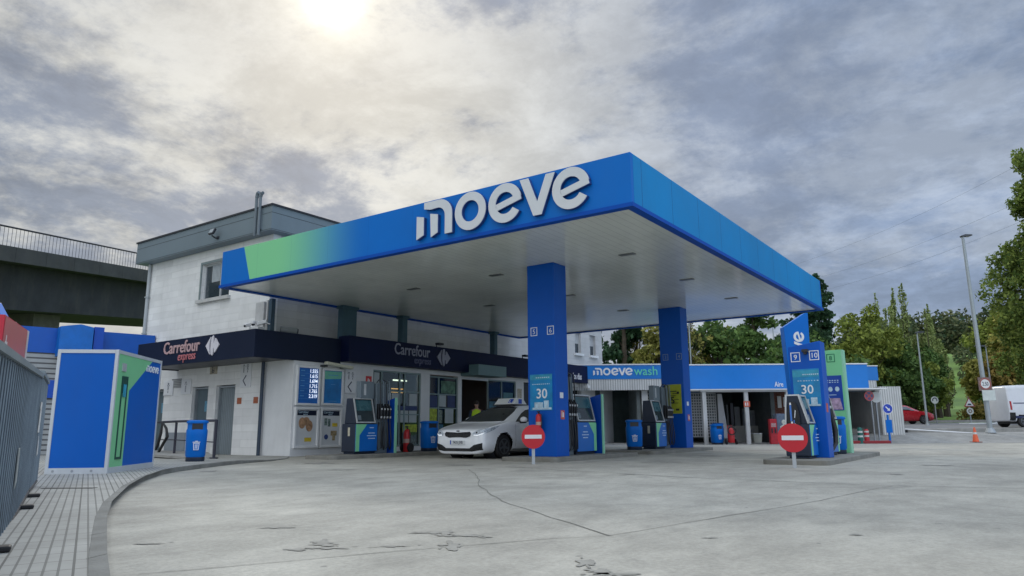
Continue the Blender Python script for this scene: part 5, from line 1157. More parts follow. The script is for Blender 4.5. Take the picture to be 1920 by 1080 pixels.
E_ = [(0, 1), (1, 2), (2, 3), (3, 4), (4, 5), (5, 6), (0, 7), (7, 8), (8, 9), (9, 10), (0, 11), (11, 12), (12, 13), (13, 14), (3, 15), (15, 16), (16, 17), (17, 18), (3, 19), (19, 20), (20, 21), (21, 22)]
try: skin_body(pt, 'body', J, E_, SK)
except Exception as ex: print('skin', ex)
for s in (1, -1):
    P(pt, 'trouser_leg', MB().tube([(s*.085, 0, .95), (s*.10, -.01, .5), (s*.11, .01, .08)], [.115, .085, .07], 12), TR, smooth=True)
    P(pt, 'sleeve', MB().tube([(s*.16, 0, 1.43), (s*.20, 0, 1.38), (s*.245, .01, 1.13), (s*.225, -.09, .95)], [.06, .075, .056, .045], 10), TR, smooth=True)
P(pt, 'vest', MB().lathe([(.19, .86), (.19, 1.0), (.175, 1.15), (.19, 1.33), (.165, 1.43), (.09, 1.49)], n=20, sy=.72), HV, smooth=True)
P(pt, 'reflective_band', MB().lathe([(.186, 1.08), (.186, 1.13)], n=20, sy=.73), mat('reflective band', (.6, .62, .6), .3))
P(pt, 'hair', MB().ball((0, -.015, 1.705), .092, .11, .095, 14, 10), mat('dark hair', (.03, .02, .015), .7), smooth=True)
for s in (1, -1):
    P(pt, 'eye', MB().ball((s*.032, -.118, 1.655), .010, .006, .007, 8, 6), SGN); P(pt, 'ear', MB().ball((s*.082, -.02, 1.64), .012, .022, .03, 8, 6), SK, smooth=True)
P(pt, 'nose', MB().ball((0, -.128, 1.63), .012, .02, .022, 8, 6), SK, smooth=True); P(pt, 'mouth', MB().ball((0, -.116, 1.595), .024, .006, .006, 8, 6), mat('lip', (.3, .1, .09), .6), smooth=True)
# ================================================================ wash building
wb = thing('wash_building', 'low car wash building with long blue fascia and white posts across the yard', 'building', FR(11, 37.5), YAW)
COR = mat('corrugated white sheet', (.60, .61, .60), .5, var=.05, dirt=.3, extra=grooves('x', .12, .035, (.32, .33, .33), .02))
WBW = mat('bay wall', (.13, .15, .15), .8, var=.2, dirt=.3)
mb = MB(FM); mb.box(2.0, 36, 2.50, 18.2, 36.15, 3.78) if False else None
def wp(name, m, *bx, bevel=0, par=None):
    mb = MB(FM)
    for b_ in bx: mb.box(*b_)
    return P(par or wb, name, mb, m, True, bevel=bevel)
f0 = wp('fascia', mat('wash fascia blue', (.0, .17, .56), .35, var=.04, dirt=.03), (-1, 36, 3.17, 8.1, 36.2, 3.86))
f1_ = wp('fascia', mat('wash fascia blue'), (8.1, 35.98, 2.5, 17.7, 36.2, 3.82))
f2_ = wp('fascia', mat('wash fascia blue'), (17.7, 37.98, 3.15, 19.22, 38.2, 3.88), (17.3, 37.99, 2.63, 18.02, 38.15, 3.148))
wp('fascia_cap', WHITE(), (-1.02, 35.97, 3.862, 8.1, 36.25, 3.92), (8.1, 35.95, 3.822, 17.72, 36.25, 3.88), (17.722, 37.95, 3.882, 19.24, 38.25, 3.93))
wp('sheet_band', COR, (-1, 36.02, 2.62, 8.09, 36.1, 3.168)); wp('sheet_band', COR, (18.03, 38.0, 2.63, 19.1, 38.1, 3.148))
wp('roof', GREY(), (-1, 36.2, 3.1, 17.7, 43, 3.2), (17.7, 38.2, 3.1, 19.2, 43, 3.2))
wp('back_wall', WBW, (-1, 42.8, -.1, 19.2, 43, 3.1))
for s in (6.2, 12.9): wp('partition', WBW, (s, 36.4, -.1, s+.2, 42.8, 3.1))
wp('corrugated_panel', COR, (19.0, 37.6, .3, 20.12, 37.7, 2.80), (19.0, 37.7, .3, 19.08, 42.8, 2.8), (20.04, 37.7, .3, 20.12, 42.8, 2.8))
wp('bay_floor', CONC(), (-1, 36.3, -.02, 19, 42.8, .02))
PW = mat('white post', (.55, .56, .55), .5, var=.05, dirt=.25)
for s in (9.08, 11.07, 13.05): wp('post', PW, (s-.09, 34.42, -.02, s+.09, 34.58, 2.42))
wp('lintel', PW, (8.9, 34.4, 2.42, 13.3, 34.6, 2.50)); wp('soffit', WHITE(), (8.1, 34.3, 2.502, 17.7, 35.97, 2.56))
wp('post', PW, (6.45, 36.3, 0, 6.75, 36.5, 2.62))
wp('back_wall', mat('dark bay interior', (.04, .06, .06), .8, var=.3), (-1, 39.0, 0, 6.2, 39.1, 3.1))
# lattice screens
def lattice(s0, s1, d, z0, z1):
    mb = MB(FM); x = s0
    t = wp('lattice_screen', PW, (s0, d, z0, s0+.05, d+.05, z1), (s1-.05, d, z0, s1, d+.05, z1), (s0, d, z1, s1, d+.05, z1+.05), (s0, d, z0-.05, s1, d+.05, z0))
    n = int((s1-s0)/.125)
    for i in range(1, n): mb.box(s0+i*(s1-s0)/n-.022, d+.01, z0, s0+i*(s1-s0)/n+.022, d+.04, z1)
    k = int((z1-z0)/.14)
    for i in range(1, k): mb.box(s0+.05, d+.005, z0+i*(z1-z0)/k-.03, s1-.05, d+.045, z0+i*(z1-z0)/k+.03)
    P(t, 'lattice', mb, PW, True)
lattice(8.2, 10.35, 37.0, .35, 2.45); lattice(6.75, 7.5, 37.0, .35, 2.45)
mb = MB(FM); mb.prism_ax([(10.4, .25), (10.85, .25), (10.62, 2.45), (10.4, 2.45)], 'y', 36.9, 36.98); P(wb, 'leaning_panel', mb, WHITE(), True)
BRK = mat('brick pier', (.20, .065, .04), .85, var=.2, dirt=.1, extra=blocks(.24, .075, .01, (.25, .2, .17), .006, .7))
wp('brick_pier', BRK, (13.35, 37.8, 0, 14.4, 38.1, 2.56))
wp('notice_frame', WHITE(), (13.75, 37.76, 1.75, 13.95, 37.79, 2.35), (14.05, 37.76, 1.8, 14.2, 37.79, 2.3))
wp('low_wall', mat('pale low wall', (.45, .44, .40), .8, dirt=.2), (10.6, 38.5, 0, 12.9, 38.8, .85))
for k in range(4): wp('equipment_cabinet', mat('cabinet grey', (.22, .24, .25), .5, var=.2), (11.4+k*.42, 38.9, .8, 11.7+k*.42, 39.3, 1.95-.1*k), bevel=.02)
wp('equipment_cabinet', DARK(), (11.2, 37.5, .9, 11.35, 37.9, 2.0))
F = FW(0, 36, 0)
mb = MB(FW(4.02, 36, 3.36)); moeve(mb, 0, 0, .36, .001, .02); P(f0, 'lettering', mb, SGN, True)
text(f0, 'lettering', 'wash', FW(0, 36, 0), 6.06, 3.36, .62, mat('wash green letters', (.12, .60, .42), .4, var=.03), .006, sx=.95, ext=.01)
text(f1_, 'lettering', 'Aire', FW(0, 35.98, 0), 13.02, 2.74, .36, SGN, .006, sx=.68, ext=.008)
t = thing('fire_point_sign', 'small red sign with extinguisher symbols on the middle white post', 'sign', FR(11.07, 34.4, 1.75), YAW)
P(t, 'board', MB(FW(10.92, 34.41, 1.72)).box(0, 0, 0, .30, .26, .012), mat('orange red', (.6, .10, .04), .5), True); P(t, 'pictogram', MB(FW(10.92, 34.41, 1.72)).box(.06, .05, .013, .12, .2, .016).box(.17, .05, .013, .21, .2, .016), SGN, True)
t = thing('hose_reel_trolley', 'red wheeled extinguisher trolley with coiled black hose', 'trolley', FR(10.02, 33.7), YAW)
P(t, 'cylinder', MB().lathe([(.14, .08), (.16, .12), (.15, .62), (.08, .72), (.03, .75)], n=18), RED(), smooth=True)
P(t, 'hose', MB(FY(0, -.14, .62)).ring(0, 0, .20, .15, 0, .05, n=24), RUBBER()); 
for s in (-1, 1): P(t, 'wheel', MB().cyl((s*.2, 0, .13), (s*.26, 0, .13), .13, n=18), RUBBER())
P(t, 'handle', MB().tube([(-.1, .12, .3), (-.1, .16, .85), (.1, .16, .85), (.1, .12, .3)], .015, 6), RED())
t = thing('air_water_post', 'slim red air and water post beside the poster machine', 'service post', FR(12.02, 33.9), YAW)
P(t, 'body', MB().box(-.15, -.13, 0, .17, .13, 1.14), mat('post red', (.48, .02, .03), .4, var=.2, scale=8), bevel=.02)
P(t, 'gauge_panel', MB(FY(-.15, -.131, 0)).box(.05, .78, 0, .27, .95, .01), mat('gauge print', (.5, .3, .3), .5, var=.4, scale=20)); P(t, 'hose_hook', MB(FY(-.15, -.131, 0)).box(.04, .5, 0, .1, .72, .03).box(.2, .5, 0, .26, .72, .03), DARK())
t = thing('vending_machine', 'grey machine with large printed panel beside the red service post', 'machine', FR(12.48, 34.05), YAW)
P(t, 'body', MB().box(-.26, -.2, 0, .28, .25, 1.38), mat('machine grey', (.12, .16, .22), .5, var=.3, scale=5), bevel=.015)
F = FY(-.26, -.201, 0); mb = MB(F); mb.disc(.33, 1.0, .11, 0, .004, 16); mb.prism([(.16, .55), (.46, .55), (.5, .82), (.3, .9), (.14, .8)], 0, .004); P(t, 'panel_print', mb, mat('white smear print', (.6, .6, .52), .5, var=.3, scale=9)); text(t, 'panel_letter', 'R', F, .22, .3, .24, SGN, .008, world=False)
t = thing('waste_basket', 'pale square basket on the floor of the brick wash bay', 'basket', FR(12.15, 36.6, .02), YAW)
P(t, 'body', MB().lathe([(.2, 0), (.24, .42)], n=16, pw=6), mat('basket cream', (.5, .5, .42), .6), smooth=False)
P(t, 'rim', MB().lathe([(.25, .421), (.25, .46)], n=16, pw=6), WHITE())
# ---------------------------------------------------------------- small yard furniture
def bollard(s, d, m, label, h=.70):
    t = thing('bollard', label, 'bollard', FR(s, d, gz(s, d)+.02), YAW, 'flexible bollards')
    P(t, 'post', MB().lathe([(.16, 0), (.16, .03), (.115, .05), (.105, h-.06), (.06, h)], n=18), m, smooth=True)
    for z in (.30, .50): P(t, 'reflective_band', MB().lathe([(.1125, z), (.1115, z+.08)], n=18), mat('band white', (.6, .62, .6), .4))
    return t
bollard(15.95, 33.7, mat('bollard green', (.0, .10, .08), .5), 'dark green bollard with pale bands behind the green panel pylon', .74)
bollard(16.68, 34.6, mat('bollard red', (.45, .02, .03), .5), 'red bollard with pale bands next to the dark green one', .66)
t = thing('red_kerb', 'low red painted kerb beneath the bollards', 'kerb', FR(16.2, 33.9), YAW); P(t, 'block', MB(FM).box(14.9, 33.6, -.02, 17.3, 33.8, .13), mat('red kerb paint', (.26, .015, .02), .6, dirt=.2), True, bevel=.02)
t = thing('blue_arrow_sign', 'blue post carrying a round blue sign with white diagonal arrow', 'road sign', FR(17.46, 34.0), YAW)
P(t, 'post', MB().box(-.05, -.03, 0, .03, .03, 1.3), BLUE()); P(t, 'post_plate', MB().box(-.15, -.05, .48, .14, -.031, 1.07), BLUE())
F = FY(0, -.05, 1.58); P(t, 'disc', MB(F).disc(0, 0, .235, 0, .02, 28), mat('sign blue', (.01, .05, .42), .35)); mb = MB(F @ Matrix.Rotation(-PI/4, 4, 'Z')); mb.box(-.13, -.025, .021, .04, .025, .024); mb.prism([(.03, -.08), (.03, .08), (.14, 0)], .021, .024); P(t, 'arrow', mb, SGN); mb = MB(F); mb.ring(0, 0, .235, .215, .021, .024, n=28); P(t, 'rim', mb, SGN)
t = thing('no_stopping_sign', 'round red rimmed sign with crossed bars in front of the white panel', 'road sign', FR(16.95, 34.6), YAW)
F = FY(0, -.04, 2.2); P(t, 'post', MB().box(.08, -.03, 0, .13, .03, 2.3), GREY()); P(t, 'disc', MB(F).disc(0, 0, .23, 0, .02, 28), mat('sign dark blue', (.05, .07, .18), .4)); mb = MB(F); mb.ring(0, 0, .232, .185, .021, .025, n=28); mb.prism([(-.16, .12), (-.12, .16), (.16, -.12), (.12, -.16)], .021, .024); P(t, 'cross_bar', mb, mat('sign ring red', (.40, .06, .06), .4)); P(t, 'cross_bar', MB(F).prism([(.16, .12), (.12, .16), (-.16, -.12), (-.12, -.16)], .0245, .0265), mat('sign ring red'))
t = thing('blank_round_sign', 'pale round back of a sign on a grey post beside the crossed one', 'road sign', FR(17.48, 35.0), YAW)
P(t, 'disc', MB(FY(0, -.04, 2.15)).disc(0, 0, .26, 0, .02, 28), mat('sign back grey', (.55, .58, .58), .4)); P(t, 'post', MB().box(-.03, -.03, 0, .03, .03, 2.3), GREY())
def cone(s, d, label, h=.70):
    t = thing('traffic_cone', label, 'traffic cone', FR(s, d, gz(s, d)+.02), YAW+.3, 'orange traffic cones')
    P(t, 'base', MB().box(-.19*h/.7, -.19*h/.7, 0, .19*h/.7, .19*h/.7, .035), mat('cone dark base', (.20, .05, .03), .6), bevel=.01)
    P(t, 'body', MB().lathe([(.14*h/.7, .035), (.035, h)], n=20), mat('cone orange', (.75, .13, .05), .5, var=.06), smooth=True)
    P(t, 'band', MB().lathe([(.088*h/.7, .38*h/.7), (.066*h/.7, .50*h/.7)], n=20), mat('band white')); return t
cone(21.95, 34.85, 'orange traffic cone on the open yard near the white barrier'); cone(20.1, 37.9, 'small orange traffic cone at the corner of the white corrugated panel', .34)
t = thing('barrier_pole', 'long white barrier pole lying on blocks along the yard edge', 'barrier', FR(24, 38.6, .3), YAW)
a0, a1 = FR(20.9, 39.2, .62), FR(27.3, 37.5, .16)
P(t, 'pole', MB().tube([a0, a1, a1+Vector((0, 0, -.18))], .035, 8), SGN, True, smooth=True)
for q in (.02, .5): p = a0.lerp(a1, q); P(t, 'support', MB().box(p.x-.06, p.y-.06, .1, p.x+.06, p.y+.06, p.z-.03), DARK(), True)
# ---------------------------------------------------------------- lamp posts and road signs
def lamp(s, d, z0, h, arm, label, r=.09, lean=0, double=False):
    t = thing('street_lamp', label, 'street lamp', FR(s, d, z0), YAW, 'street lamps')
    P(t, 'pole', MB().tube([(0, 0, 0), (lean*.5, 0, h*.5), (lean, 0, h)], [r, r*.8, r*.55], 12), mat('galvanised pole', (.33, .37, .39), .45, metal=.3, var=.08), smooth=True)
    P(t, 'base_plate', MB().lathe([(r*2, 0), (r*2, .03), (r*1.2, .25)], n=12), GREY())
    P(t, 'lamp_head', MB().prism_ax([(lean-.08, h-.02), (lean+arm, h+.06), (lean+arm*.9, h+.12), (lean+.1, h+.13), (lean-.1, h+.06)], 'y', -.12, .12), mat('lamp head dark', (.05, .055, .065), .4), bevel=.01)
    P(t, 'lens', MB().box(lean+.15, -.08, h+.0, lean+arm*.7, .08, h+.018), mat('lamp lens', (.3, .3, .28), .3))
    return t
lamp(24.75, 38.0, .4, 10.5, .5, 'tall street lamp with black head at the right, carrying the height sign', .13, -.12)
lamp(28.33, 50, .75, 6.4, .5, 'thin pale street lamp behind the red car road', .08, 0)
lamp(39.6, 60, .95, 6.3, -.9, 'thin street lamp with long flat head right of the height sign', .08, 0)
lamp(32.15, 88, 2.2, 11.0, -.8, 'distant street lamp against the bright sky beyond the totem', .1)
tag(P(None, 'flag_pole', MB().tube([FR(12.4, 50, 0), FR(12.4, 50, 8.3)], .05, 8), mat('galvanised pole'), smooth=True), 'thin bare grey pole behind the wash building fascia', 'pole')
t = thing('height_limit_sign', 'round red rimmed height sign reading 2.50 on the tall lamp post', 'road sign', FR(24.72, 37.8, 2.9), YAW)
F = FW(24.68, 37.82, 2.92); P(t, 'disc', MB(F).disc(0, 0, .30, 0, .02, 30), mat('plate white'), True); mb = MB(F); mb.ring(0, 0, .302, .235, .021, .025, n=30); P(t, 'rim', mb, mat('sign ring brown', (.30, .08, .07), .5), True)
P(t, 'backing', MB(F).box(-.34, -.36, -.03, .34, .34, -.002), mat('backing brown', (.18, .12, .11), .6), True)
text(t, 'figure', '2.50', F @ Matrix.Translation((0, 0, .021)), 0, -.10, .29, INK, .006, 'CENTER', sx=.66)
t = thing('blank_sign_plate', 'blank square white plate below the height sign', 'sign', FR(24.75, 37.8, 2.3), YAW); P(t, 'plate', MB(FW(24.80, 37.82, 2.32)).box(-.34, -.27, 0, .34, .27, .02), mat('plate pale', (.55, .60, .58), .4), True, bevel=.01); P(t, 'clamp', MB(FW(24.80, 37.82, 2.32)).box(-.1, -.05, -.08, .1, .05, -.002), GREY(), True)
t = thing('warning_triangle_sign', 'white triangular hump warning sign over a small round sign on the verge', 'road sign', FR(34.8, 55.5, .86), YAW)
P(t, 'post', MB().box(-.03, 0, 0, .03, .05, 2.1), GREY()); F = FY(0, -.01, 1.65); P(t, 'triangle', MB(F).prism([(-.42, -.32), (.42, -.32), (0, .42)], 0, .02), mat('sign ring brown')); P(t, 'triangle_face', MB(F).prism([(-.30, -.25), (.30, -.25), (0, .28)], .021, .023), SGN); P(t, 'hump', MB(F).prism([(-.17, -.2), (.17, -.2), (.09, -.08), (-.09, -.08)], .024, .026), INK)
F = FY(0, -.01, 1.0); P(t, 'round_plate', MB(F).disc(0, 0, .26, 0, .02, 22), mat('plate pale')); P(t, 'round_figure', MB(F).ring(0, 0, .15, .08, .021, .024, n=16), mat('backing brown'))
t = thing('crossing_sign', 'small blue and white road sign on a thin post by the tree trunks', 'road sign', FR(32.2, 55.5, .86), YAW)
P(t, 'post', MB().box(-.03, 0, 0, .03, .05, 1.9), GREY()); P(t, 'plate', MB(FY(0, -.01, 1.85)).disc(0, 0, .28, 0, .02, 22), mat('plate pale')); P(t, 'arrow', MB(FY(0, -.01, 1.85)).ring(0, 0, .2, .12, .021, .024, a0=-.5, a1=3.6, n=18), INK)
mb = MB(FM); mb.box(34.0, 54.6, .8, 36.8, 55.8, .98); tag(P(None, 'traffic_island', mb, WHITE(), bevel=.05), 'white kerbed traffic island around the warning sign', 'traffic island')
mb = MB(FM); 
t = thing('fence_rail', 'dark low rail fence beside the far footpath', 'fence', FR(36, 72, 1.5), YAW)
for q in range(7): p = FR(32.5+q*1.6, 66+q*4, gz(34, 66+q*4)); P(t, 'post', MB().box(p.x-.05, p.y-.05, p.z-.1, p.x+.05, p.y+.05, p.z+.9), DARK(), True)
P(t, 'rail', MB().tube([FR(32.5+q*1.6, 66+q*4, gz(34, 66+q*4)+.8) for q in range(7)], .05, 6), DARK(), True)
# wires in the sky
for k, (a, b_, lab) in enumerate([((96, 95, 50), (60, 175, 37), 'topmost thin overhead wire crossing the right sky'), ((96, 95, 43), (60, 175, 33), 'middle thin overhead wire crossing the right sky'), ((96, 95, 39.5), (60, 175, 30), 'lowest thin overhead wire crossing the right sky')]):
    A_, B_ = FR(*a), FR(*b_); pts = [A_.lerp(B_, i/16)-Vector((0, 0, 3*math.sin(PI*i/16))) for i in range(17)]
    tag(P(None, 'overhead_wire', MB().tube(pts, .015, 4), mat('wire grey', (.12, .13, .15), .6)), lab, 'wire', 'overhead wires')
# ================================================================ left background: bridge, blue building, red sign
br = thing('road_bridge', 'dark concrete road bridge with railing passing behind the station building', 'bridge', FR(-29, 46), YAW)
bd = (Vector((-27.5, 53, 0))-Vector((-29.4, 40, 0))).normalized()
def BPT(t_, off, z): p = Vector((-29.4, 40, 0))+bd*t_+Vector((-bd.y, bd.x, 0))*off; return FR(p.x, p.y, z)
def bslab(t0, t1, o0, o1, z0a, z0b, z1a, z1b):
    # box running along the bridge, heights given at both ends
    v = [BPT(t0, o0, z0a), BPT(t1, o0, z0b), BPT(t1, o1, z0b), BPT(t0, o1, z0a), BPT(t0, o0, z1a), BPT(t1, o0, z1b), BPT(t1, o1, z1b), BPT(t0, o1, z1a)]
    return MB().add(v, [(0, 3, 2, 1), (4, 5, 6, 7), (0, 1, 5, 4), (1, 2, 6, 5), (2, 3, 7, 6), (3, 0, 4, 7)])
zt = lambda t_: 11.30+(12.65-11.30)/13.1*t_
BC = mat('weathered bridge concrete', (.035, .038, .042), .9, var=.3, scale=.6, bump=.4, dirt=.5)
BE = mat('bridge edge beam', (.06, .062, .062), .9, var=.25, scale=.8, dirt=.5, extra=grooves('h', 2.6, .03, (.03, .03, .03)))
T0, T1 = -40, 60
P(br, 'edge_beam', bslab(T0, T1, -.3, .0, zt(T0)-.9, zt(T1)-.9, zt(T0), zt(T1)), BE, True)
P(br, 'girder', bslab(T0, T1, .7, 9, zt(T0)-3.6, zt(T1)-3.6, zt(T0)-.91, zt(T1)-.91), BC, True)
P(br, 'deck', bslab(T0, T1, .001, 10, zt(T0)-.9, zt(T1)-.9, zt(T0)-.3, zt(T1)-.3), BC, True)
mb = bslab(5.2, 7.4, 2, 8, -.5, -.5, zt(5)-3.6, zt(7)-3.6); P(br, 'pier', mb, mat('bridge pier', (.13, .125, .11), .9, var=.2, dirt=.3), True)
P(br, 'pier', bslab(-14, -4, 2, 8, -.5, -.5, zt(-5)-3.6, zt(-5)-3.6), BC, True)
mb = MB(); mb.tube([BPT(T0, -.15, zt(T0)+1.15), BPT(T1, -.15, zt(T1)+1.15)], .06, 6); P(br, 'top_rail', mb, mat('bridge rail', (.03, .03, .04), .5), True)
mb = MB()
for q in range(-30, 190): t_ = q*.28; a = BPT(t_, -.15, zt(t_)); mb.tube([a, a+Vector((0, 0, 1.12))], .013, 4, False)
o = P(br, 'railing_bars', mb, mat('bridge rail'), True); o['kind'] = 'stuff'
lb = thing('blue_side_building', 'blue fascia building with grey slatted wall behind the kiosk', 'building', FR(-15.5, 25, 0), YAW)
q0, q1 = Vector((-18.6, 22.0, 0)), Vector((-13.35, 26.7, 0)); qd = (q1-q0).normalized(); qn = Vector((qd.y, -qd.x, 0))
M = WM(FR(q0.x, q0.y, 0), FR(qd.x, qd.y, 0), FR(qn.x, qn.y, 0)); LL = (q1-q0).length
s1 = 1 if (M.to_3x3() @ Vector((0, 1, 0))).z > 0 else -1
P(lb, 'fascia', MB(M).box(0, s1*3.42, -.15, LL, s1*4.28, 0), mat('side building blue', (.0, .09, .44), .4, var=.06, dirt=.05), True)
P(lb, 'fascia_block', MB(M).prism([(3.9, s1*3.3), (4.9, s1*3.3), (4.9, s1*4.34), (4.5, s1*4.42), (3.9, s1*4.30)], .001, .5), mat('side building bright blue', (.0, .14, .52), .4), True)
P(lb, 'fascia_block', MB(M).box(4.95, s1*3.3, .001, 5.25, s1*4.38, .4), DBLUE(), True)
P(lb, 'slatted_wall', MB(M).box(0, 0, -.1, LL, s1*3.42, -.03), mat('slatted shutter', (.36, .37, .36), .5, var=.08, dirt=.15, extra=grooves('z', .17, .05, (.10, .10, .10), .03)), True)
P(lb, 'roof', MB(M).box(0, s1*3.9, -3.0, LL, s1*4.0, -.15), GREY(), True)
P(lb, 'back_wall', MB(M).box(0, 0, -3.0, LL, s1*3.9, -2.9), GREY(), True)
P(lb, 'blue_band', MB(M).box(2.6, s1*1.9, .001, 4.2, s1*2.5, .06), DBLUE(), True)
t = thing('red_sign_box', 'slanting red sign box with white lettering rising above the fence', 'sign', FR(-6.8, 9.7, 0), YAW)
r0, r1 = Vector((-6.43, 9.0, 0)), Vector((-7.13, 10.5, 0)); rd = (r1-r0).normalized(); rn = Vector((rd.y, -rd.x, 0))
M = WM(FR(r0.x, r0.y, 0), FR(rd.x, rd.y, 0), FR(rn.x, rn.y, 0)); LL = (r1-r0).length; s1 = 1 if (M.to_3x3() @ Vector((0, 1, 0))).z > 0 else -1
RSG = mat('faded red sign face', (.50, .13, .12), .4, var=.08)
P(t, 'box', MB(M).box(0, s1*1.62, -.12, LL, s1*2.24, 0), mat('sign box red', (.48, .01, .03), .35), True); P(t, 'face', MB(M).box(.03, s1*1.64, .001, LL-.1, s1*2.22, .008), RSG, True)
P(t, 'end_trim', MB(M).box(LL-.1, s1*1.63, .001, LL, s1*2.23, .014), mat('pale trim', (.55, .5, .48), .5), True)
P(t, 'leg', MB(M).box(.1, 0, -.09, .18, s1*1.62, -.03), GREY(), True); P(t, 'leg', MB(M).box(LL-.3, 0, -.09, LL-.22, s1*1.62, -.03), GREY(), True)
MT = WM(M @ Vector((0, 0, .008)), M.to_3x3() @ Vector((1, 0, 0)), M.to_3x3() @ Vector((0, 0, 1)))
SW = mat('sign letter white', (.7, .65, .62), .4)
P(t, 'emblem', MB(M).box(.16, s1*1.80, .009, .20, s1*2.0, .012).box(.10, s1*1.88, .0125, .26, s1*1.92, .014), SW, True)
text(t, 'lettering', 'CEPSA', M if s1 > 0 else M @ Matrix.Diagonal((1, -1, 1, 1)), .34, 1.80, .26, SW, .010, sx=1.05, world=True)
t = thing('blue_totem', 'edge of a blue sign post at the far left beyond the fence', 'sign', FR(-7.0, 9.4, 0), YAW); P(t, 'body', MB(FM).prism_ax([(-7.6, 0), (-7.08, 0), (-7.05, 2.35), (-7.18, 2.55), (-7.6, 2.8)], 'y', 9.8, 9.95), BLUE(), True); P(t, 'cap', MB(FM).box(-7.04, 9.8, 2.18, -6.9, 9.9, 2.28), WHITE(), True)
# ================================================================ trees
def leafmat(name, a, b_, rough=.75, trans=.25):
    m = bpy.data.materials.new(name); m.use_nodes = True; N = m.node_tree.nodes; L = m.node_tree.links; N.clear()
    o = N.new('ShaderNodeOutputMaterial'); g = N.new('ShaderNodeNewGeometry'); cr = N.new('ShaderNodeValToRGB'); L.new(g.outputs['Random Per Island'], cr.inputs[0])
    e = cr.color_ramp.elements; e[0].color = (*a, 1); e[1].color = (*b_, 1); e[0].position = .05; e[1].position = .95
    tc = N.new('ShaderNodeTexCoord'); no = N.new('ShaderNodeTexNoise'); no.inputs['Scale'].default_value = .55; no.inputs['Detail'].default_value = 3; L.new(tc.outputs['Object'], no.inputs['Vector'])
    mr = N.new('ShaderNodeMapRange'); mr.inputs[1].default_value = .35; mr.inputs[2].default_value = .65; mr.inputs[3].default_value = 1.75; mr.inputs[4].default_value = 2.7; L.new(no.outputs[0], mr.inputs[0])
    vs = N.new('ShaderNodeVectorMath'); vs.operation = 'SCALE'; L.new(cr.outputs[0], vs.inputs[0]); L.new(mr.outputs[0], vs.inputs['Scale'])
    d = N.new('ShaderNodeBsdfPrincipled'); d.inputs['Roughness'].default_value = rough; d.inputs['Specular IOR Level'].default_value = .2; L.new(vs.outputs[0], d.inputs['Base Color'])
    t = N.new('ShaderNodeBsdfTranslucent'); L.new(vs.outputs[0], t.inputs[0]); mx = N.new('ShaderNodeMixShader'); mx.inputs[0].default_value = trans
    L.new(d.outputs[0], mx.inputs[1]); L.new(t.outputs[0], mx.inputs[2]); L.new(mx.outputs[0], o.inputs[0]); return m
LM = {'conifer': leafmat('conifer needles', (.010, .025, .014), (.03, .06, .028)),
      'willow': leafmat('yellow green leaves', (.07, .075, .018), (.17, .16, .045)),
      'olive': leafmat('olive leaves', (.055, .075, .015), (.14, .165, .035)),
      'poplar': leafmat('poplar leaves', (.065, .09, .028), (.18, .21, .08)),
      'dark': leafmat('dark green leaves', (.022, .045, .014), (.065, .105, .028)),
      'autumn': leafmat('autumn leaves', (.05, .048, .012), (.15, .105, .03)),
      'mix': leafmat('mixed autumn green leaves', (.05, .07, .014), (.16, .14, .035)),
      'birch': leafmat('birch leaves', (.035, .06, .015), (.12, .15, .035)),
      'wood': leafmat('far woodland leaves', (.018, .035, .018), (.07, .075, .035)),
      'brownwood': leafmat('far brown woodland leaves', (.05, .035, .02), (.13, .08, .035))}
BARK = mat('bark', (.07, .055, .04), .9, var=.3, scale=4, bump=.5)
def leaves(name, cen, size, m, root=None, stretch=1.6):
    n = len(cen); cen = np.asarray(cen, np.float32); sz = size*rng.uniform(.55, 1.3, n).astype(np.float32)[:, None]
    a = rng.normal(size=(n, 3)); a /= np.linalg.norm(a, axis=1)[:, None]; b = rng.normal(size=(n, 3)); b -= a*(a*b).sum(1)[:, None]; b /= np.linalg.norm(b, axis=1)[:, None]
    a = a*sz*stretch/2; b = b*sz/2
    k = b*.35
    v = np.stack([cen-a, cen-k*1.0-b*.6, cen+a, cen+b*.9], 1).reshape(-1, 3).astype(np.float32)
    me = bpy.data.meshes.new(name); me.vertices.add(4*n); me.loops.add(4*n); me.polygons.add(n)
    me.vertices.foreach_set('co', v.ravel()); me.loops.foreach_set('vertex_index', np.arange(4*n, dtype=np.int32)); me.polygons.foreach_set('loop_start', np.arange(0, 4*n, 4, dtype=np.int32))
    me.update(); me.validate(); me.materials.append(m); return link(bpy.data.objects.new(name, me), root)
def blobpts(c, r, n, shell=.55):
    d = rng.normal(size=(n, 3)); d /= np.linalg.norm(d, axis=1)[:, None]; rad = rng.uniform(shell, 1.0, n)**.7
    return np.asarray(c)+d*rad[:, None]*np.asarray(r)
G2 = 'trees along the road at right'
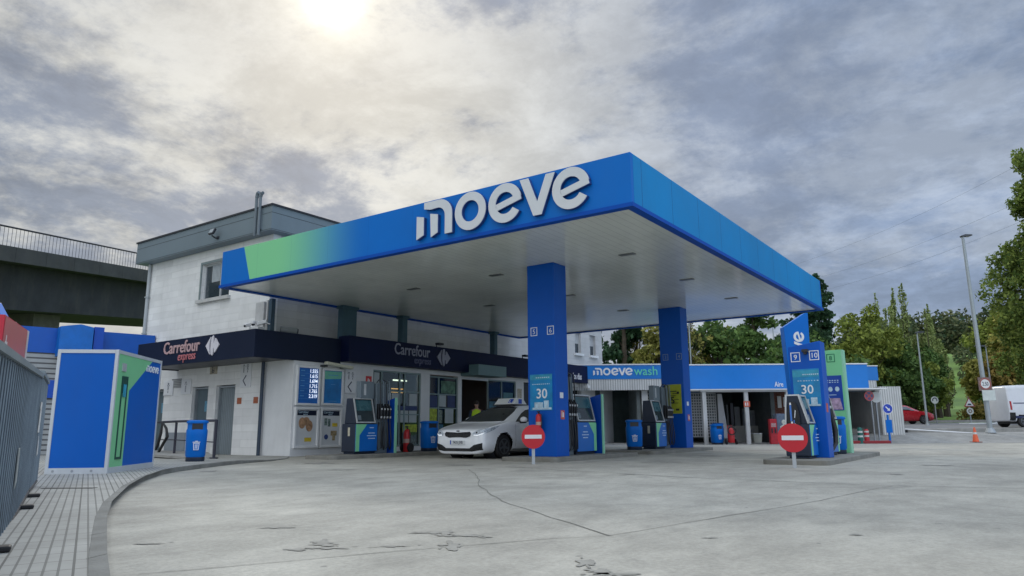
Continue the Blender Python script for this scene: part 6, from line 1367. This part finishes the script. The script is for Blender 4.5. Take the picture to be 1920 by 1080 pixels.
def tree(kind, s, d, h, w, lm, label, n=4200, size=.26, z=None, cat='tree', group='trees beyond the station', clear=.15, name=None):
    if group in (G2, 'row of poplars', 'undergrowth by the road'): s, d, h, w = s*1.12, d*1.12, h*1.05, w*1.12
    z0 = gz(s, d) if z is None else z
    t = thing(name or {'pine': 'pine_tree', 'poplar': 'poplar_tree', 'round': 'broadleaf_tree', 'birch': 'birch_tree', 'bush': 'bush', 'bare': 'bare_tree'}[kind], label, cat, FR(s, d, z0-.1), random.random()*6, group)
    pts = []; tr = MB(); lean = random.uniform(-.04, .04)*h
    def limb(p, q, r0, r1=.02):
        mid = (Vector(p)+Vector(q))/2+Vector((random.uniform(-.1, .1), random.uniform(-.1, .1), .06*h*random.random())); tr.tube([p, mid, q], [r0, (r0+r1)/2, r1], 5, False)
    R0 = h*.022+.05
    if kind == 'pine':
        tr.tube([(0, 0, 0), (lean*.5, 0, h*.5), (lean, 0, h*.97)], [R0*1.2, R0*.7, .03], 7)
        k = int(h*2.6)
        for i in range(k):
            f = clear+(1-clear)*(i+.5)/k; rr = w/2*(1-f)**.55*random.uniform(.55, 1.1)+.35; a = random.random()*2*PI
            c = (lean*f+rr*.62*math.cos(a), rr*.62*math.sin(a), h*f+random.uniform(-.2, .25)); limb((lean*f, 0, h*f-.3), c, .05)
            pts.append(blobpts(c, (rr*.62, rr*.62, .38+.05*rr), n//k, .2))
        pts.append(blobpts((lean, 0, h*.97), (.4, .4, .7), n//22, .1))
    elif kind == 'poplar':
        q = max(6, int(w*3.2))
        for i in range(q):
            a = random.random()*2*PI; r_ = w/2*random.uniform(0, .85); hh = h*random.uniform(.58, 1.0)*(1-.25*(r_/(w/2+.01))**2)
            if i == 0: hh = h
            bx, by_ = r_*math.cos(a), r_*math.sin(a)
            limb((bx*.15, by_*.15, .1*h), (bx, by_, hh*.5), R0*.6, .05); tr.tube([(bx, by_, hh*.5), (bx*1.05, by_*1.05, hh)], [.05, .012], 4, False)
            m_ = n//q; zf = rng.uniform(clear, 1, m_)**.85; th = rng.uniform(0, 2*PI, m_); gap = .5+.5*np.sin(zf*37+i*2.1)+.35
            rad = (.20+.05*w)*(np.sin(np.clip(zf, 0, 1)*PI*.93)**.6+.12)*rng.uniform(.1, 1, m_)*np.clip(gap, .35, 1.1)
            pts.append(np.stack([bx*(.3+.7*zf)+rad*np.cos(th), by_*(.3+.7*zf)+rad*np.sin(th), zf*hh], 1))
        tr.tube([(0, 0, 0), (0, 0, h*.35)], [R0*1.3, R0], 7)
    elif kind == 'birch':
        tr.tube([(0, 0, 0), (lean*.5, 0, h*.5), (lean, 0, h*.95)], [R0*1.2, R0*.8, .03], 8); k = 130
        for i in range(k):
            f = clear+(1-clear)*(i+.5)/k; rr = w/2*(math.sin(PI*min(1, (1-f)/(1-clear)*.80+.12))**.35)*random.uniform(.5, 1.0); a = random.random()*2*PI
            c = (lean*f+rr*math.cos(a), rr*math.sin(a), h*f); limb((lean*f, 0, h*f-.6), c, .05)
            for q in range(3): pts.append(blobpts((c[0]+random.gauss(0, .35), c[1]+random.gauss(0, .35), c[2]-q*.45), (.55, .55, .55), n//(3*k), .1))
    elif kind == 'bare':
        tr.tube([(0, 0, 0), (lean*.5, 0, h*.4), (lean, 0, h*.8)], [R0, R0*.6, .04], 6)
        for i in range(46):
            f = random.uniform(.3, .85); a = random.random()*2*PI; rr = w/2*random.uniform(.3, 1); c = Vector((rr*math.cos(a), rr*math.sin(a), h*min(1.02, f+random.uniform(.08, .3))))
            limb((lean*f, 0, h*f*.9), c, .035, .01)
            for q in range(3): e = c+Vector((random.gauss(0, .35), random.gauss(0, .35), random.uniform(.1, .7))); tr.tube([c-Vector((0, 0, .2)), e], [.014, .006], 3, False)
            pts.append(blobpts(c, (.4, .4, .4), n//46, .1))
    else:
        if kind != 'bush': tr.tube([(0, 0, 0), (lean*.4, 0, h*.35), (lean, 0, h*.75)], [R0*1.4, R0, .05], 7)
        k = 34 if kind == 'round' else 18
        for i in range(k):
            u = rng.normal(size=3); u /= np.linalg.norm(u); rr = random.uniform(.25, 1)**.5
            zc = h*(clear+(1-clear)*.5); c = (u[0]*rr*w/2*.82, u[1]*rr*w/2*.82, zc+u[2]*rr*h*(1-clear)*.42)
            if kind != 'bush': limb((lean*.3, 0, h*.3), c, .06)
            br_ = w*random.uniform(.11, .19)
            pts.append(blobpts(c, (br_, br_, br_*random.uniform(.7, 1.1)), n//k, .35))
    if kind != 'bush': P(t, 'trunk', tr, BARK, smooth=True)
    else: P(t, 'stems', MB().tube([(0, 0, 0), (.1, .1, h*.6)], [.06, .02], 5).tube([(0, 0, 0), (-.2, .1, h*.5)], [.05, .02], 5), BARK)
    leaves('crown' if kind != 'bush' else 'foliage', np.concatenate(pts), size, LM[lm], t); return t
G1 = 'trees behind the wash building'
tree('pine', 6.0, 62, 14, 6.5, 'conifer', 'dark conifer just right of the white gable, beyond the wash building', 6000, .3, group=G1)
tree('pine', 9.0, 58, 12.5, 5.0, 'conifer', 'second dark conifer above the wash sign, left of the yellowish tree', 5000, .3, group=G1)
tree('round', 11.6, 57, 10.0, 4.6, 'willow', 'yellowish green tree between the dark conifers and the second blue column', 4200, .24, group=G1)
tree('bare', 10.4, 60, 12, 4, 'willow', 'sparse bare branched tree behind the yellowish one', 700, .2, group=G1)
tree('round', 14.3, 60, 10.5, 5.0, 'mix', 'loose brownish tree just right of the second blue column', 3600, .24, group=G1)
tree('bare', 13.4, 55, 10.6, 3.5, 'willow', 'sparse twiggy tree beside the thin grey pole', 800, .18, group=G1)
tree('round', 16.8, 58, 9.8, 6, 'dark', 'green broadleaf tree over the middle of the blue wash fascia', 5200, .26, group=G1)
tree('pine', 20.2, 60, 11.2, 6.6, 'dark', 'spreading dark pine left of the bright gap in the trees', 5200, .27, clear=.3, group=G1)
tree('round', 18.6, 66, 9.9, 6, 'mix', 'olive tree behind the broadleaf and the spreading pine', 3600, .28, group=G1)
tree('round', 22.6, 57, 7.9, 5.5, 'dark', 'low dark tree under the bright gap left of the totem', 4200, .26, group=G1)
tree('bush', 19.4, 50, 5.6, 7, 'dark', 'dark thicket directly behind the blue wash fascia centre', 4200, .26, cat='bush', group='thickets behind the wash building')
tree('bush', 23.4, 52, 5.4, 6, 'dark', 'dark thicket behind the wash building beside the totem', 3600, .26, cat='bush', group='thickets behind the wash building')
tree('bush', 14.6, 51, 5.6, 6, 'dark', 'dark thicket right of the second blue column', 3600, .26, cat='bush', group='thickets behind the wash building')
tree('bush', 9.6, 51, 5.6, 6, 'dark', 'dark thicket above the wash sign', 3600, .26, cat='bush', group='thickets behind the wash building')
tree('pine', 25.3, 62, 13.6, 5.2, 'conifer', 'tall dark pine behind the canopy corner and totem', 6500, .28, clear=.2, group=G2)
tree('pine', 29.0, 67, 13.6, 5.6, 'conifer', 'dark round topped pine rising behind the olive tree', 5200, .3, clear=.4, group=G2)
tree('round', 27.6, 56, 10.3, 6.0, 'olive', 'full olive green tree above the green panel pylon', 7500, .24, clear=.05, group=G2)
tree('round', 30.4, 57, 7.0, 5, 'dark', 'dark low tree between the olive tree and the spire topped poplars', 4200, .25, clear=.05, group=G2)
for k, (s, d, h, w, lab) in enumerate([(31.0, 59, 12.3, 3.0, 'poplar with spire tops, leftmost of the row right of the olive tree'), (32.3, 60, 12.9, 3.0, 'tall spire topped poplar, second from the left in its row'), (33.6, 61, 13.4, 3.0, 'tallest spire topped poplar in the middle of the row'), (35.0, 61, 10.8, 2.6, 'shorter poplar right of the tallest spires'), (36.2, 62, 11.6, 2.2, 'thin poplar with a single high tip behind the thin pale lamp'), (37.5, 63, 9.8, 2.4, 'rightmost sparse poplar of the row, sky showing through')]):
    tree('poplar', s, d, h-1, w, 'poplar', lab, 4200, .15, group='row of poplars')
for s, d, h, w, lm, lab in [(29.2, 54.5, 4.6, 5.2, 'dark', 'dark bush mass behind the white corrugated panel'), (31.5, 57.5, 6.0, 5, 'dark', 'dark undergrowth at the foot of the tallest poplars'), (33.6, 59, 5.4, 4.2, 'olive', 'olive undergrowth under the right hand poplars'), (31.2, 62.5, 6.6, 6.0, 'mix', 'olive and brown undergrowth behind the thin pale street lamp'), (37.4, 66, 4.6, 4, 'olive', 'olive shrubs at the edge of the bright meadow')]:
    tree('bush', s, d, h, w, lm, lab, 4200, .24, cat='bush', group='undergrowth by the road')
tree('round', 34.3, 60.5, 7.0, 4, 'dark', 'dark trunked tree beside the footpath with grass below', 2600, .24, clear=.3, group=G2)
for s, d, h, w, lm, lab in [(49.5, 72, 7.6, 6, 'autumn', 'orange brown autumn tree left of the van, the nearer one'), (53.5, 76, 10.0, 7, 'mix', 'green and orange autumn tree above the white van roof'), (57, 80, 13.0, 8, 'mix', 'tall mixed autumn tree at the right edge behind the van'), (49.4, 75, 6.4, 5, 'willow', 'yellow green shrubby tree behind the height sign'), (57.5, 84, 14, 8, 'olive', 'large olive tree at the far right edge below the birch')]:
    tree('round', s, d, h, w, lm, lab, 5200, .3, clear=.0, group='autumn trees behind the van')
tree('bush', 37.3, 58.2, 1.6, 4.0, 'autumn', 'low dark reddish hedge behind the warning sign', 2200, .16, cat='bush', group='undergrowth by the road')
tree('bush', 39.7, 60, 2.2, 4.0, 'dark', 'low dark green bush left of the van tail', 2200, .18, cat='bush', group='undergrowth by the road')
tree('birch', 36.2, 47.5, 12.2, 6.2, 'birch', 'lower drooping birch filling the right edge beneath the tall birch', 30000, .17, clear=.08, group='birches at the right edge')
tree('birch', 37.4, 45.5, 18.6, 7.4, 'birch', 'tall hanging birch tree cut by the right edge of the view', 60000, .17, clear=.16, group='birches at the right edge')
if 0: tree('bare', 31.0, 50, 8.6, 3.5, 'autumn', 'leafless reddish tree behind the tall street lamp', 120, .1, group=G2)
if 0: tree('bare', 33.6, 52, 9.8, 4.5, 'autumn', 'leafless twiggy tree below the birch crown', 200, .1, group=G2)
# far wooded ridge and meadow hedges: one mass
def wood(name, lm, spots, n, size, seed=0):
    pts = [blobpts(FR(s, d, gz(s, d)+h*.5), (w/2, w/2, h*.55), n, .5) for s, d, w, h in spots]
    o = leaves(name, np.concatenate(pts), size, LM[lm]); o['kind'] = 'stuff'; return o
sp = [(random.uniform(104, 185), random.uniform(200, 236), random.uniform(7, 11), random.uniform(8, 14)) for _ in range(90)]
wood('woodland', 'wood', sp, 330, .9)
wood('brown_woodland', 'brownwood', [(random.uniform(128, 180), random.uniform(176, 200), random.uniform(6, 9), random.uniform(6, 10)) for _ in range(34)], 330, .8)
wood('hedgerow', 'wood', [(s_, 160+random.uniform(-6, 6), 6, 4.5) for s_ in range(98, 150, 5)]+[(random.uniform(84, 100), random.uniform(120, 150), 5, 4.5) for _ in range(12)], 260, .6)
wood('far_wood', 'wood', [(s_+random.uniform(-3, 3), random.uniform(150, 185), 12, 8) for s_ in range(-140, 60, 8)], 420, 1.0)
tree('bush', -43.5, 62, 9.2, 6, 'dark', 'green tree top seen in the gap under the bridge', 3000, .3, cat='tree', group='trees under the bridge')
tree('bush', -36.5, 66, 9.0, 9, 'dark', 'long green hedge top seen in the gap beside the station building', 3000, .3, cat='tree', group='trees under the bridge')
